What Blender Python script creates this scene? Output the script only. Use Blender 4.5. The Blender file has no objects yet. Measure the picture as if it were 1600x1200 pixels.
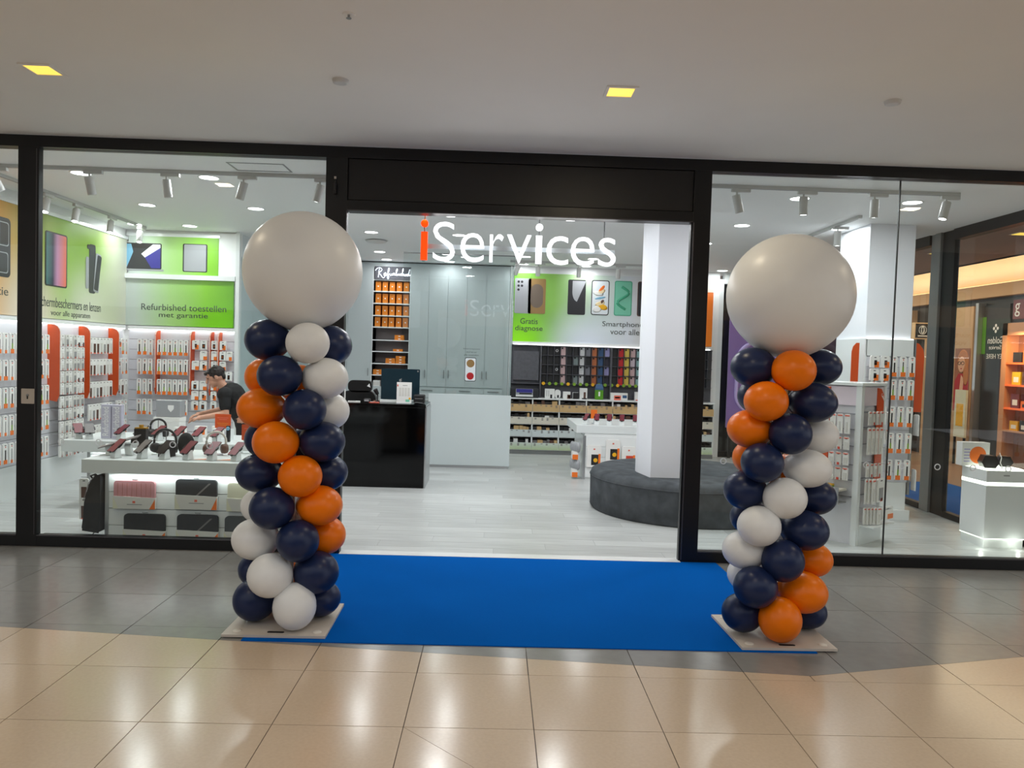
import bpy, math, random
from mathutils import Matrix, Vector, Euler
random.seed(7)
PI = math.pi
SC = bpy.context.scene
COL = SC.collection

# ------------------------------------------------------------------ camera, world, exposure
cam = bpy.data.cameras.new('camera'); cam.lens = 26.864; cam.sensor_width = 36; cam.sensor_fit = 'HORIZONTAL'
cam.clip_start = .05; cam.clip_end = 200
camo = bpy.data.objects.new('camera', cam); COL.objects.link(camo)
PITCH, YAW, ROLL = .0372, .0221, .0306
_fw = Vector((math.sin(YAW)*math.cos(PITCH), math.cos(YAW)*math.cos(PITCH), -math.sin(PITCH)))
_rt = Vector((math.cos(YAW), -math.sin(YAW), 0)); _up = _rt.cross(_fw)
_R = _rt*math.cos(ROLL)+_up*math.sin(ROLL); _U = -_rt*math.sin(ROLL)+_up*math.cos(ROLL)
_m = Matrix((_R, _U, -_fw)).transposed().to_4x4(); _m.translation = Vector((-.2258, -6.4313, 1.7181))
camo.matrix_world = _m
SC.camera = camo
W = bpy.data.worlds.new('daylight'); SC.world = W; W.use_nodes = True
W.node_tree.nodes['Background'].inputs[0].default_value = (.93, .96, 1.0, 1)
W.node_tree.nodes['Background'].inputs[1].default_value = .97
SC.view_settings.view_transform = 'Standard'; SC.view_settings.look = 'None'
SC.view_settings.gamma = 1; SC.view_settings.use_curve_mapping = False
SC.view_settings.exposure = 0.0
SHOP_LAMP = 9.4
SPOT_LAMP = 7.0
MALL_LAMP = 10.0

# ------------------------------------------------------------------ helpers
def S(r, g, b):
    f = lambda c: (c/255/12.92) if c/255 <= .04045 else ((c/255+.055)/1.055)**2.4
    return (f(r), f(g), f(b), 1)
MATS = {}
def mat(name, col, rough=.5, metal=0, emit=0, spec=.5, noise=None, bump=None, rnd=0, coat=0, ecol=None, trans=0):
    m = bpy.data.materials.new(name); m.use_nodes = True; nt = m.node_tree; b = nt.nodes['Principled BSDF']
    b.inputs['Roughness'].default_value = rough; b.inputs['Metallic'].default_value = metal
    b.inputs['Specular IOR Level'].default_value = spec
    b.inputs['Coat Weight'].default_value = coat
    c = col if len(col) == 4 else S(*col)
    b.inputs['Base Color'].default_value = c
    if emit:
        b.inputs['Emission Color'].default_value = (S(*ecol) if ecol else c); b.inputs['Emission Strength'].default_value = emit
    src = None
    if noise or rnd:
        rgb = nt.nodes.new('ShaderNodeRGB'); rgb.outputs[0].default_value = c; src = rgb.outputs[0]
    if noise:                       # (scale xyz or number, strength)
        tc = nt.nodes.new('ShaderNodeTexCoord'); mp = nt.nodes.new('ShaderNodeMapping')
        sc = noise[0] if isinstance(noise[0], tuple) else (noise[0],)*3
        mp.inputs['Scale'].default_value = sc
        nz = nt.nodes.new('ShaderNodeTexNoise'); nz.inputs['Scale'].default_value = 1; nz.inputs['Detail'].default_value = 5
        nt.links.new(tc.outputs['Object'], mp.inputs[0]); nt.links.new(mp.outputs[0], nz.inputs['Vector'])
        hs = nt.nodes.new('ShaderNodeHueSaturation'); mr = nt.nodes.new('ShaderNodeMapRange')
        mr.inputs['From Min'].default_value = .3; mr.inputs['From Max'].default_value = .7
        mr.inputs['To Min'].default_value = 1-noise[1]; mr.inputs['To Max'].default_value = 1+noise[1]
        nt.links.new(nz.outputs['Fac'], mr.inputs['Value']); nt.links.new(mr.outputs[0], hs.inputs['Value'])
        nt.links.new(src, hs.inputs['Color']); src = hs.outputs[0]
        if bump:
            bp = nt.nodes.new('ShaderNodeBump'); bp.inputs['Strength'].default_value = bump; bp.inputs['Distance'].default_value = .004
            nt.links.new(nz.outputs['Fac'], bp.inputs['Height']); nt.links.new(bp.outputs[0], b.inputs['Normal'])
    if rnd:                         # each object its own tone
        oi = nt.nodes.new('ShaderNodeObjectInfo'); hs = nt.nodes.new('ShaderNodeHueSaturation'); mr = nt.nodes.new('ShaderNodeMapRange')
        mr.inputs['To Min'].default_value = 1-rnd; mr.inputs['To Max'].default_value = 1+rnd
        nt.links.new(oi.outputs['Random'], mr.inputs['Value']); nt.links.new(mr.outputs[0], hs.inputs['Value'])
        nt.links.new(src, hs.inputs['Color']); src = hs.outputs[0]
    if src: nt.links.new(src, b.inputs['Base Color'])
    MATS[name] = m
    return m
def glassmat(name, tint, gloss=(1, 1, 1, 1), ior=1.5):
    m = bpy.data.materials.new(name); m.use_nodes = True; nt = m.node_tree; nt.nodes.clear()
    o = nt.nodes.new('ShaderNodeOutputMaterial'); mx = nt.nodes.new('ShaderNodeMixShader'); fr = nt.nodes.new('ShaderNodeFresnel')
    t = nt.nodes.new('ShaderNodeBsdfTransparent'); g = nt.nodes.new('ShaderNodeBsdfGlossy')
    fr.inputs[0].default_value = ior; t.inputs[0].default_value = tint; g.inputs[0].default_value = gloss; g.inputs['Roughness'].default_value = 0.0
    ge = nt.nodes.new('ShaderNodeNewGeometry'); mu = nt.nodes.new('ShaderNodeMath'); mu.operation = 'MULTIPLY'; iv = nt.nodes.new('ShaderNodeMath'); iv.operation = 'SUBTRACT'; iv.inputs[0].default_value = 1   # outer face reflects; the exit face would wrongly reflect totally
    nt.links.new(ge.outputs['Backfacing'], iv.inputs[1]); nt.links.new(fr.outputs[0], mu.inputs[0]); nt.links.new(iv.outputs[0], mu.inputs[1]); nt.links.new(mu.outputs[0], mx.inputs[0]); nt.links.new(t.outputs[0], mx.inputs[1]); nt.links.new(g.outputs[0], mx.inputs[2]); nt.links.new(mx.outputs[0], o.inputs[0])
    MATS[name] = m
def gradmat(name, stops, axis=0, span=1.0, origin=0.0, rough=.45, glow=None):
    """printed gradient: colour ramp along an object axis, optionally a second colour blob in object space"""
    m = bpy.data.materials.new(name); m.use_nodes = True; nt = m.node_tree; b = nt.nodes['Principled BSDF']
    b.inputs['Roughness'].default_value = rough
    tc = nt.nodes.new('ShaderNodeTexCoord'); sp = nt.nodes.new('ShaderNodeSeparateXYZ'); mr = nt.nodes.new('ShaderNodeMapRange')
    mr.inputs['From Min'].default_value = origin; mr.inputs['From Max'].default_value = origin+span
    cr = nt.nodes.new('ShaderNodeValToRGB'); e = cr.color_ramp.elements
    e[0].position, e[0].color = stops[0][0], S(*stops[0][1]); e[1].position, e[1].color = stops[-1][0], S(*stops[-1][1])
    for p, c in stops[1:-1]:
        k = e.new(p); k.color = S(*c)
    nt.links.new(tc.outputs['Object'], sp.inputs[0]); nt.links.new(sp.outputs[axis], mr.inputs['Value']); nt.links.new(mr.outputs[0], cr.inputs[0])
    src = cr.outputs[0]
    for (cx, cy, cz, rad, colr) in (glow or []):
        vd = nt.nodes.new('ShaderNodeVectorMath'); vd.operation = 'DISTANCE'; vd.inputs[1].default_value = (cx, cy, cz)
        nt.links.new(tc.outputs['Object'], vd.inputs[0])
        m2 = nt.nodes.new('ShaderNodeMapRange'); m2.interpolation_type = 'SMOOTHSTEP'
        m2.inputs['From Min'].default_value = 0; m2.inputs['From Max'].default_value = rad; m2.inputs['To Min'].default_value = 1; m2.inputs['To Max'].default_value = 0
        nt.links.new(vd.outputs['Value'], m2.inputs['Value'])
        mx = nt.nodes.new('ShaderNodeMix'); mx.data_type = 'RGBA'
        nt.links.new(m2.outputs[0], mx.inputs['Factor']); nt.links.new(src, mx.inputs['A']); mx.inputs['B'].default_value = S(*colr); src = mx.outputs['Result']
    nt.links.new(src, b.inputs['Base Color']); MATS[name] = m

class MB:
    def __init__(s): s.v = []; s.f = []; s.mi = []; s.sm = []; s.ms = []
    def _m(s, m):
        if m not in s.ms: s.ms.append(m)
        return s.ms.index(m)
    def add(s, vs, fs, m, smooth=False, T=None):
        n = len(s.v); k = s._m(m)
        s.v += [tuple(T @ Vector(v)) if T else tuple(v) for v in vs]
        for f in fs: s.f.append(tuple(i+n for i in f)); s.mi.append(k); s.sm.append(smooth)
        return s
    def box(s, x0, x1, y0, y1, z0, z1, m, T=None):
        vs = [(x0,y0,z0),(x1,y0,z0),(x1,y1,z0),(x0,y1,z0),(x0,y0,z1),(x1,y0,z1),(x1,y1,z1),(x0,y1,z1)]
        return s.add(vs, [(3,2,1,0),(4,5,6,7),(0,1,5,4),(1,2,6,5),(2,3,7,6),(3,0,4,7)], m, False, T)
    def prism(s, poly, z0, z1, m, T=None, smooth=False):     # poly counter-clockwise in xy
        n = len(poly)
        vs = [(x,y,z0) for x,y in poly]+[(x,y,z1) for x,y in poly]
        fs = [tuple(range(n))[::-1], tuple(range(n,2*n))]
        s.add(vs, fs, m, False, T)
        s.add(vs, [(i,(i+1)%n,n+(i+1)%n,n+i) for i in range(n)], m, smooth, T)
        return s
    def lathe(s, prof, m, n=24, T=None, smooth=True, caps=True):
        vs = []
        for r,z in prof: vs += [(r*math.cos(2*PI*i/n), r*math.sin(2*PI*i/n), z) for i in range(n)]
        fs = []
        for k in range(len(prof)-1):
            for i in range(n):
                j=(i+1)%n; fs.append((k*n+i,k*n+j,(k+1)*n+j,(k+1)*n+i))
        s.add(vs, fs, m, smooth, T)
        if caps:
            L=(len(prof)-1)*n
            s.add(vs, [tuple(range(n))[::-1], tuple(range(L,L+n))], m, False, T)
        return s
    def cyl(s, p0, p1, r0, m, r1=None, n=12, smooth=True, caps=True):
        p0, p1 = Vector(p0), Vector(p1); d = p1-p0; L = d.length
        if L < 1e-6: return s
        T = Matrix.Translation(p0) @ d.to_track_quat('Z','Y').to_matrix().to_4x4()
        return s.lathe([(r0,0),(r0 if r1 is None else r1,L)], m, n, T, smooth, caps)
    def tube(s, pts, r, m, n=8):
        pts = [Vector(p) for p in pts]; vs = []; N = len(pts)
        ref = Vector((0,0,1))
        for k,p in enumerate(pts):
            d = (pts[min(k+1,N-1)]-pts[max(k-1,0)]).normalized()
            a = d.cross(ref)
            if a.length < .05: a = d.cross(Vector((1,0,0)))
            a.normalize(); b = d.cross(a)
            rr = r[k] if isinstance(r, (list,tuple)) else r
            vs += [p+a*(rr*math.cos(2*PI*i/n))+b*(rr*math.sin(2*PI*i/n)) for i in range(n)]
        fs = [(k*n+i,(k+1)*n+i,(k+1)*n+(i+1)%n,k*n+(i+1)%n) for k in range(N-1) for i in range(n)]
        fs += [tuple(range(n)), tuple(range((N-1)*n,N*n))[::-1]]
        return s.add(vs, fs, m, True)
    def ell(s, c, rx, ry, rz, m, T=None, nu=20, nv=12, fn=None):
        vs = [(0,0,-1)]
        for j in range(1,nv):
            a = -PI/2+PI*j/nv
            vs += [(math.cos(a)*math.cos(2*PI*i/nu), math.cos(a)*math.sin(2*PI*i/nu), math.sin(a)) for i in range(nu)]
        vs.append((0,0,1))
        if fn: vs = [fn(*v) for v in vs]
        vs = [(c[0]+x*rx, c[1]+y*ry, c[2]+z*rz) for x,y,z in vs]
        fs = [(0,1+(i+1)%nu,1+i) for i in range(nu)]
        for j in range(nv-2):
            for i in range(nu):
                a=1+j*nu; fs.append((a+i,a+(i+1)%nu,a+nu+(i+1)%nu,a+nu+i))
        a=1+(nv-2)*nu; t=len(vs)-1
        fs += [(a+i,a+(i+1)%nu,t) for i in range(nu)]
        return s.add(vs, fs, m, True, T)
    def capsule(s, p0, p1, r0, r1, m):
        s.cyl(p0, p1, r0, m, r1, 14, True, True)
        s.ell(p0, r0, r0, r0, m, None, 12, 8); s.ell(p1, r1, r1, r1, m, None, 12, 8)
        return s
    def mesh(s, name):
        me = bpy.data.meshes.new(name); me.from_pydata(s.v, [], s.f)
        for m in s.ms: me.materials.append(MATS[m])
        me.polygons.foreach_set('material_index', s.mi); me.polygons.foreach_set('use_smooth', s.sm); me.update()
        return me
    def build(s, name, parent=None, loc=None, rz=0, bevel=0, seg=2, mods=None):
        return obj(name, s.mesh(name), parent, loc, rz, bevel, seg, mods)
def obj(name, me, parent=None, loc=None, rz=0, bevel=0, seg=2, mods=None):
    o = bpy.data.objects.new(name, me); COL.objects.link(o)
    if loc is not None: o.location = loc
    if rz: o.rotation_euler = (0,0,rz)
    if parent: o.parent = parent
    if bevel:
        b = o.modifiers.new('bevel','BEVEL'); b.width = bevel; b.segments = seg; b.limit_method = 'ANGLE'; b.angle_limit = .7
    for k,kw in (mods or []):
        q = o.modifiers.new(k.lower(), k)
        for a,v in kw.items(): setattr(q,a,v)
    return o
def tag(o, label, cat, group=None, kind=None):
    if label: o['label'] = label
    if cat: o['category'] = cat
    if group: o['group'] = group
    if kind: o['kind'] = kind
    return o
def thing(name, label, cat, loc=(0,0,0), rz=0, group=None):
    return tag(obj(name, None, None, loc, rz), label, cat, group)
def struct(o): o['kind'] = 'structure'; return o
def lab(o, l): o['label'] = l; return o
def copy_tree(o, parent=None):
    c = o.copy(); COL.objects.link(c); c.parent = parent
    for ch in list(o.children): copy_tree(ch, c)
    return c
def light(name, kind, energy, col, parent=None, loc=(0,0,0), size=.2, aim=None, spot=None, shape='DISK', sy=None, blend=.5):
    L = bpy.data.lights.new(name, kind); L.energy = energy; L.color = col
    if kind == 'AREA':
        L.shape = shape; L.size = size
        if sy: L.size_y = sy
    if kind == 'SPOT': L.spot_size = spot; L.spot_blend = blend; L.shadow_soft_size = size
    o = bpy.data.objects.new(name, L); COL.objects.link(o); o.location = loc
    if aim is not None: o.rotation_euler = Vector(aim).to_track_quat('-Z','Y').to_euler()
    if parent: o.parent = parent
    return o
_glyph = {}
def text(name, s, m, parent, o, u, v, w, h, depth=.004, bold=0.0, mirror=False):
    """lettering: o = lower-left corner, u/v = reading and upward directions, fitted to w x h metres"""
    key = (s, bold)
    if key not in _glyph:
        c = bpy.data.curves.new('t','FONT'); c.body = s; c.offset = bold; c.align_x = 'CENTER'; c.resolution_u = 4
        t = bpy.data.objects.new('t', c); COL.objects.link(t)
        me = bpy.data.meshes.new_from_object(t)
        bpy.data.objects.remove(t); vs = [tuple(q.co) for q in me.vertices]; fs = [tuple(p.vertices) for p in me.polygons]
        bpy.data.meshes.remove(me); _glyph[key] = (vs, fs)
    vs, fs = _glyph[key]
    xs = [q[0] for q in vs]; ys = [q[1] for q in vs]; x0,x1,y0,y1 = min(xs),max(xs),min(ys),max(ys)
    u, v, o = Vector(u).normalized(), Vector(v).normalized(), Vector(o); nn = u.cross(v)
    P = []
    for x,y,_ in vs:
        a = (x-x0)/(x1-x0); a = 1-a if mirror else a
        P.append(o+u*(a*w)+v*((y-y0)/(y1-y0)*h))
    n = len(P); b = MB(); k = b._m(m)
    b.v = [tuple(p+nn*depth) for p in P]+[tuple(p) for p in P]
    edges = {}
    for f in fs:
        g = f[::-1] if mirror else f
        b.f.append(g); b.f.append(tuple(i+n for i in g[::-1]))
        for i in range(len(g)):
            a,c = g[i],g[(i+1)%len(g)]; edges[(a,c)] = 1
    for (a,c) in list(edges):
        if (c,a) not in edges: b.f.append((c,a,a+n,c+n))
    b.mi = [0]*len(b.f); b.sm = [False]*len(b.f)
    return b.build(name, parent)
def rrect(w, h, r, n=4, cx=0, cy=0):
    p = []
    for (sx,sy,a0) in ((1,-1,-PI/2),(1,1,0),(-1,1,PI/2),(-1,-1,PI)):
        for i in range(n+1):
            a=a0+PI/2*i/n; p.append((cx+sx*(w/2-r)+r*math.cos(a), cy+sy*(h/2-r)+r*math.sin(a)))
    return p
TXZ = lambda x,y,z: Matrix(((1,0,0,x),(0,0,-1,y),(0,1,0,z),(0,0,0,1)))       # draws xy shapes upright, facing -Y when extruded + (local z -> -y)
TYZ = lambda x,y,z: Matrix(((0,0,1,x),(1,0,0,y),(0,1,0,z),(0,0,0,1)))        # upright on a side wall, facing +X (local x -> y)
ORD = ['first','second','third','fourth','fifth','sixth','seventh','eighth','ninth','tenth','eleventh','twelfth','thirteenth','fourteenth','fifteenth','sixteenth']

# ------------------------------------------------------------------ materials
mat('mall_white', (238,235,229), .7, noise=(1.5,.015)); mat('shop_white', (243,244,244), .6, noise=(1.5,.01))
mat('gloss_white', (235,238,238), .25, coat=.2, noise=(2,.01)); mat('lam_white', (228,233,233), .38, noise=(2,.012)); mat('cool_white', (222,230,234), .35, noise=(2,.01))
mat('black_alu', (16,16,18), .38, spec=.4, noise=(3,.1)); mat('black_panel', (17,15,16), .5, noise=(2,.1)); mat('bead', (95,92,95), .35, .7)
mat('cream_tile', (192,171,147), .17, spec=.45, noise=(60,.035), rnd=.025); mat('grey_tile', (128,126,122), .2, spec=.45, noise=(14,.05), rnd=.05); mat('grout', (84,74,66), .8, noise=(8,.05))
mat('plank', (191,194,193), .33, noise=((2.2,26,1),.13), rnd=.1); mat('plank_gap', (150,150,150), .7)
mat('carpet', (0,87,172), .95, spec=.03, noise=(240,.05), bump=.25); mat('hazard_yellow', (225,190,30), .6); mat('dark', (22,22,24), .5); mat('black_gloss', (5,5,6), .08, spec=.28, noise=(2,.05))
mat('navy', (27,40,76), .32, spec=.3, noise=(3,.04)); mat('orange_b', (242,120,2), .32, spec=.28, noise=(3,.03)); mat('white_b', (232,233,232), .36, spec=.35, noise=(3,.02))
mat('plate', (196,186,174), .5, noise=(4,.04)); mat('rivet', (215,208,196), .4)
mat('led', (255,255,255), .5, emit=5.0); mat('led_soft', (255,255,255), .5, emit=2.2); mat('led_warm', (255,214,160), .5, emit=2.0); mat('lamp_face', (255,255,255), .5, emit=9.0); mat('mall_lamp', (255,214,92), .5, emit=1.15)
mat('sign_white', (250,252,255), .4, emit=1.5); mat('sign_orange', (255,70,5), .4, emit=1.1); mat('neon', (235,245,255), .4, emit=2.2); mat('podium_led', (250,255,238), .5, emit=2.2)
mat('spot_white', (205,205,203), .45, noise=(6,.02)); mat('grey_metal', (150,152,152), .35, .6); mat('steel', (190,192,194), .3, .8); mat('acrylic', (200,210,215), .1, coat=.4)
mat('slat', (222,222,228), .4, noise=(2,.015)); mat('groove', (150,152,158), .5); mat('orange_fin', (214,82,28), .42, noise=(3,.03)); mat('fin_edge', (240,225,215), .5); mat('pale_pink', (226,212,222), .4); mat('lilac_board', (196,194,212), .45, noise=(3,.02))
mat('card', (238,237,234), .45, rnd=.03); mat('card_grey', (215,213,208), .45, rnd=.04); mat('pk_orange', (240,118,35), .45); mat('pk_dark', (42,40,40), .45); mat('pk_green', (120,160,40), .45); mat('pk_red', (205,70,50), .45); mat('pk_brown', (92,62,50), .45); mat('pk_logo', (228,110,90), .5); mat('pk_grey', (150,150,150), .4)
mat('ink', (70,76,70), .6); mat('ink_dark', (45,48,46), .6); mat('ink_pale', (170,172,172), .6); mat('white_ink', (245,245,245), .5)
mat('panel_white', (208,218,219), .35, noise=(2,.01)); mat('column_white', (240,242,248), .45, noise=(2,.008)); mat('cab', (188,196,197), .4, noise=(1.5,.012)); mat('cab_in', (150,140,140), .6); mat('box_orange', (226,130,28), .5, rnd=.06, noise=(5,.03)); mat('box_white', (228,228,226), .5, rnd=.03)
mat('velvet', (80,84,88), .9, spec=.15, noise=(7,.28), bump=.35); mat('chair_black', (14,14,15), .35, noise=(5,.1)); mat('teal_shell', (8,40,52), .3, noise=(2,.05))
mat('grey_felt', (92,92,98), .85, noise=(20,.12)); mat('cubby', (78,78,84), .6, noise=(8,.06)); mat('tan_drawer', (206,172,122), .55, noise=(4,.03)); mat('cream_drawer', (218,212,198), .5, noise=(4,.02)); mat('gw_drawer', (208,217,218), .5, noise=(4,.02)); mat('wallmat', (226,226,228), .5)
gradmat('green_drawer', [(0,(186,206,160)),(1,(212,222,214))], 2, .12, 0)
mat('maroon', (122,44,56), .35, rnd=.12); mat('ph_black', (24,22,24), .3); mat('ph_grey', (120,116,116), .35); mat('headphone', (34,33,34), .45); mat('hp_white', (205,200,192), .4); mat('gold', (200,150,50), .35, .7)
mat('bag_black', (33,35,37), .8, noise=(30,.15), bump=.2); mat('bag_pink', (206,146,152), .75, noise=(30,.05)); mat('bag_grey', (70,75,78), .8, noise=(30,.1)); mat('bag_char', (44,47,51), .8, noise=(30,.1)); mat('bag_cream', (222,220,196), .7)
mat('skin', (202,150,125), .5, noise=(9,.04)); mat('skin_red', (176,108,96), .5); mat('hair', (34,26,24), .6, noise=((60,60,12),.3), bump=.5); mat('tee', (19,18,20), .8, noise=(12,.12), bump=.3); mat('jeans', (24,25,30), .8, noise=(12,.1)); mat('eye', (25,18,15), .3)
for n,c in dict(c_black=(32,32,34), c_pink=(226,192,192), c_white=(226,228,228), c_grey=(128,130,138), c_tan=(196,112,66), c_blue=(54,90,132), c_lilac=(160,156,206), c_navy=(44,42,60), c_clear=(134,146,146), c_red=(214,34,42), c_yellow=(236,206,92), c_mint=(170,214,214), c_rose=(228,210,220)).items(): mat(n, c, .5, noise=(6,.03))
mat('pr_black', (38,38,42), .4); mat('pr_silver', (160,162,166), .35); mat('pr_gold', (150,118,72), .4); mat('pr_taupe', (112,98,86), .4); mat('pr_mint', (124,206,176), .4); mat('pr_mint2', (70,170,132), .4); mat('pr_white', (226,232,236), .4); mat('pr_blue', (52,48,140), .4); mat('pr_sky', (120,176,206), .4); mat('pr_purple', (150,122,186), .45, noise=((1,6,1),.04)); mat('pr_lav', (206,186,240), .4); mat('pr_petal', (236,214,170), .4)
gradmat('pr_tab', [(0,(60,120,116)),(.35,(40,40,70)),(.55,(190,130,170)),(1,(240,110,60))], 1, .45, 2.47)
gradmat('left_art', [(0,(236,150,50)),(.18,(214,158,74)),(.34,(150,150,70)),(.55,(148,190,70)),(.75,(176,190,140)),(1,(205,205,190))], 1, 3.4, 1.05, glow=[(-5.4,3.3,3.0,.8,(132,176,30)),(-5.4,2.2,2.0,.9,(232,220,205)),(-5.4,3.4,2.0,.9,(214,216,196))])
gradmat('rear_art', [(0,(196,206,200)),(.35,(168,208,130)),(.7,(132,196,40)),(1,(100,168,6))], 0, 1.4, -5.3, glow=[(-4.1,4.4,1.95,.6,(122,206,16))])
gradmat('back_art', [(0,(110,180,50)),(.22,(140,190,90)),(.45,(196,214,196)),(.62,(222,228,236)),(.85,(222,214,200)),(1,(232,226,216))], 0, 3.3, .05, glow=[(.2,7.2,1.95,.75,(150,240,10)),(1.4,7.2,1.9,1.0,(224,232,246))])
gradmat('orange_art', [(0,(255,140,20)),(.7,(246,120,20)),(1,(236,150,110))], 2, 1.2, 1.95)
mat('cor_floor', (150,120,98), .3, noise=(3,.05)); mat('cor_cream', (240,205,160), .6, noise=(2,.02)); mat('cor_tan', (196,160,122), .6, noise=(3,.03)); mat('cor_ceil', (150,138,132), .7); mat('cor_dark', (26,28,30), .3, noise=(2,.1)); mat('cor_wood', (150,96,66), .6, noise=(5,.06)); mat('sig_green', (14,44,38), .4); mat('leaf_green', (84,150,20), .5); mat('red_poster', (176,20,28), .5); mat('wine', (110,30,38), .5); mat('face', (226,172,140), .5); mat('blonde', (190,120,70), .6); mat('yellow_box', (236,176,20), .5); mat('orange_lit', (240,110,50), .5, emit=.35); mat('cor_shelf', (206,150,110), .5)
glassmat('glass', (.95,.975,.965,1)); glassmat('glass_green', (.92,.95,.945,1)); 
# ================================================================== SETTING
ZC, ZM, XR, XL, YB = 3.32, 3.41, 5.03, -5.45, 7.25
# ---- mall floor: real tiles on a grout bed
fl = struct(MB().box(-12,12,-15,0,-.12,-.004,'grout').build('floor'))
def clip(poly, a, b, c):          # keep a*x+b*y >= c
    out = []
    for i in range(len(poly)):
        p, q = poly[i], poly[(i+1)%len(poly)]; dp = a*p[0]+b*p[1]-c; dq = a*q[0]+b*q[1]-c
        if dp >= 0: out.append(p)
        if dp*dq < 0:
            t = dp/(dp-dq); out.append((p[0]+(q[0]-p[0])*t, p[1]+(q[1]-p[1])*t))
    return out
def area(p): return abs(sum(p[i][0]*p[(i+1)%len(p)][1]-p[(i+1)%len(p)][0]*p[i][1] for i in range(len(p))))/2
A_ = (-3.15,-1.84); B_ = (1.56,-2.31); C_ = (3.008,-1.957)
def hp(p,q): # half-plane above line p-q (larger y)
    a = -(q[1]-p[1]); b = q[0]-p[0]; return a, b, a*p[0]+b*p[1]
h1, h2 = hp(A_,B_), hp(B_,C_)
neg = lambda h: (-h[0],-h[1],-h[2])
full = {}
def tile(poly, m, x, y):
    if len(poly) < 3 or area(poly) < .0015: return
    cx = sum(p[0] for p in poly)/len(poly); cy = sum(p[1] for p in poly)/len(poly)
    g = .0022
    loc = [(p[0]-x, p[1]-y) for p in poly]
    sh = []
    for p in loc:
        d = Vector((p[0]-(cx-x), p[1]-(cy-y))); k = 1-g*1.4/max(d.length,.01); sh.append((cx-x+d.x*k, cy-y+d.y*k))
    if len(poly) == 4 and abs(area(poly)-.36) < 1e-4:
        if m not in full: full[m] = MB().prism(sh,-.006,0,m).mesh('tile')
        me = full[m]
    else: me = MB().prism(sh,-.006,0,m).mesh('tile')
    obj('tile', me, fl, (x,y,0))
for r in range(-3,6):
    for c in range(-10,10):
        x0, y0 = c*.6, -2.977+(r-1)*.6+.6
        y1 = y0+.6
        if y0 >= -.01: continue
        y1 = min(y1, .0)
        sq = [(x0,y0),(x0+.6,y0),(x0+.6,y1),(x0,y1)]
        d = clip(clip(sq,*h1),*h2)
        tile(d,'grey_tile',x0,y0)
        lo = clip(clip(sq,*neg(h1)),-1,0,-1.56) if x0 < 1.56 else []
        hi = clip(clip(sq,*neg(h2)),1,0,1.56) if x0+.6 > 1.56 else []
        if lo and hi and abs(area(lo)+area(hi)-.36) < 1e-4: lo, hi = sq, []
        for p in (lo,hi):
            if r == 0-0 and c == -1 and len(p) == 4 and False: pass
            if (r,c) == (-1,-1) and len(p) == 4:      # the one tile with a diagonal cut
                tile([p[3],p[0],p[1]],'cream_tile',x0,y0); tile([p[3],p[1],p[2]],'cream_tile',x0,y0)
            else: tile(p,'cream_tile',x0,y0)
far = MB().box(-12,12,-15,-2.977-1.8-.6+.0,-.02,-.001,'cream_tile').build('floor_surround', fl)
# ---- shop floor of laid boards
sf = struct(MB().box(-5.6,5.2,.02,7.8,-.12,-.004,'plank_gap').build('floor'))
pl_me = MB().box(.001,1.499,.001,.199,-.006,0,'plank').mesh('plank')
for i in range(38):
    y = .1+i*.2
    off = (i*.47)%1.5
    for k in range(9):
        x = -7.7+off+k*1.5
        if x+1.5 < -5.2 or x > 5: continue
        obj('plank', pl_me, sf, (x,y,0))
struct(MB().box(-1.5,1.395,-.03,.1,-.003,.008,'gloss_white').build('trim_1'))
# ---- ceilings
cm = struct(MB().box(-12,12,-4.5,0,ZM,ZM+.2,'mall_white').build('ceiling'))
cs = struct(MB().box(-5.6,XR+.1,.12,7.8,ZC,ZC+.2,'shop_white').build('ceiling'))
lab(MB().box(-2.62,-2.12,.32,.335,ZC-.004,ZC,'grey_metal').box(-2.62,-2.12,.6,.615,ZC-.004,ZC,'grey_metal').box(-2.62,-2.605,.335,.6,ZC-.004,ZC,'grey_metal').box(-2.135,-2.12,.335,.6,ZC-.004,ZC,'grey_metal').build('access_hatch', cs),'thin framed access hatch')
# ---- walls
wl = struct(MB().box(XL-.15,XL,.1,7.4,0,ZC,'shop_white').build('wall_left'))
wb = struct(MB().box(XL,.0,7.68,7.8,0,ZC,'shop_white').box(0,.04,YB-.0,7.8,0,ZC,'shop_white').box(.04,3.75,YB,YB+.15,0,ZC,'shop_white').build('wall_back'))
wp = struct(MB().box(XL,-3.88,4.45,4.6,0,ZC,'shop_white').build('wall_partition'))
struct(MB().box(-4.02,-3.88,4.6,7.68,0,ZC,'cool_white').build('wall_side'))
struct(MB().box(-14,-3.4,-15.2,-15,0,2.75,'cor_dark').box(-3.4,16,-15.2,-15,0,5.6,'cor_dark').box(-14,-3.4,-15.2,-15,4.4,5.6,'cor_tan').box(-3.4,16,-15.02,-14.98,2.9,3.5,'cor_tan').build('wall_front_unseen'))  # unseen opposite side, added; heights and dark tones shaped to dim glass reflections
struct(MB().box(-12.2,-12,-15,.1,0,3.41,'mall_white').build('wall_end'))  # unseen end wall, added to shut out side sky light and grazing reflections
struct(MB().box(-12,XL-.15,.0,.15,0,ZM+.2,'mall_white').build('wall_neighbour'))
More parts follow.
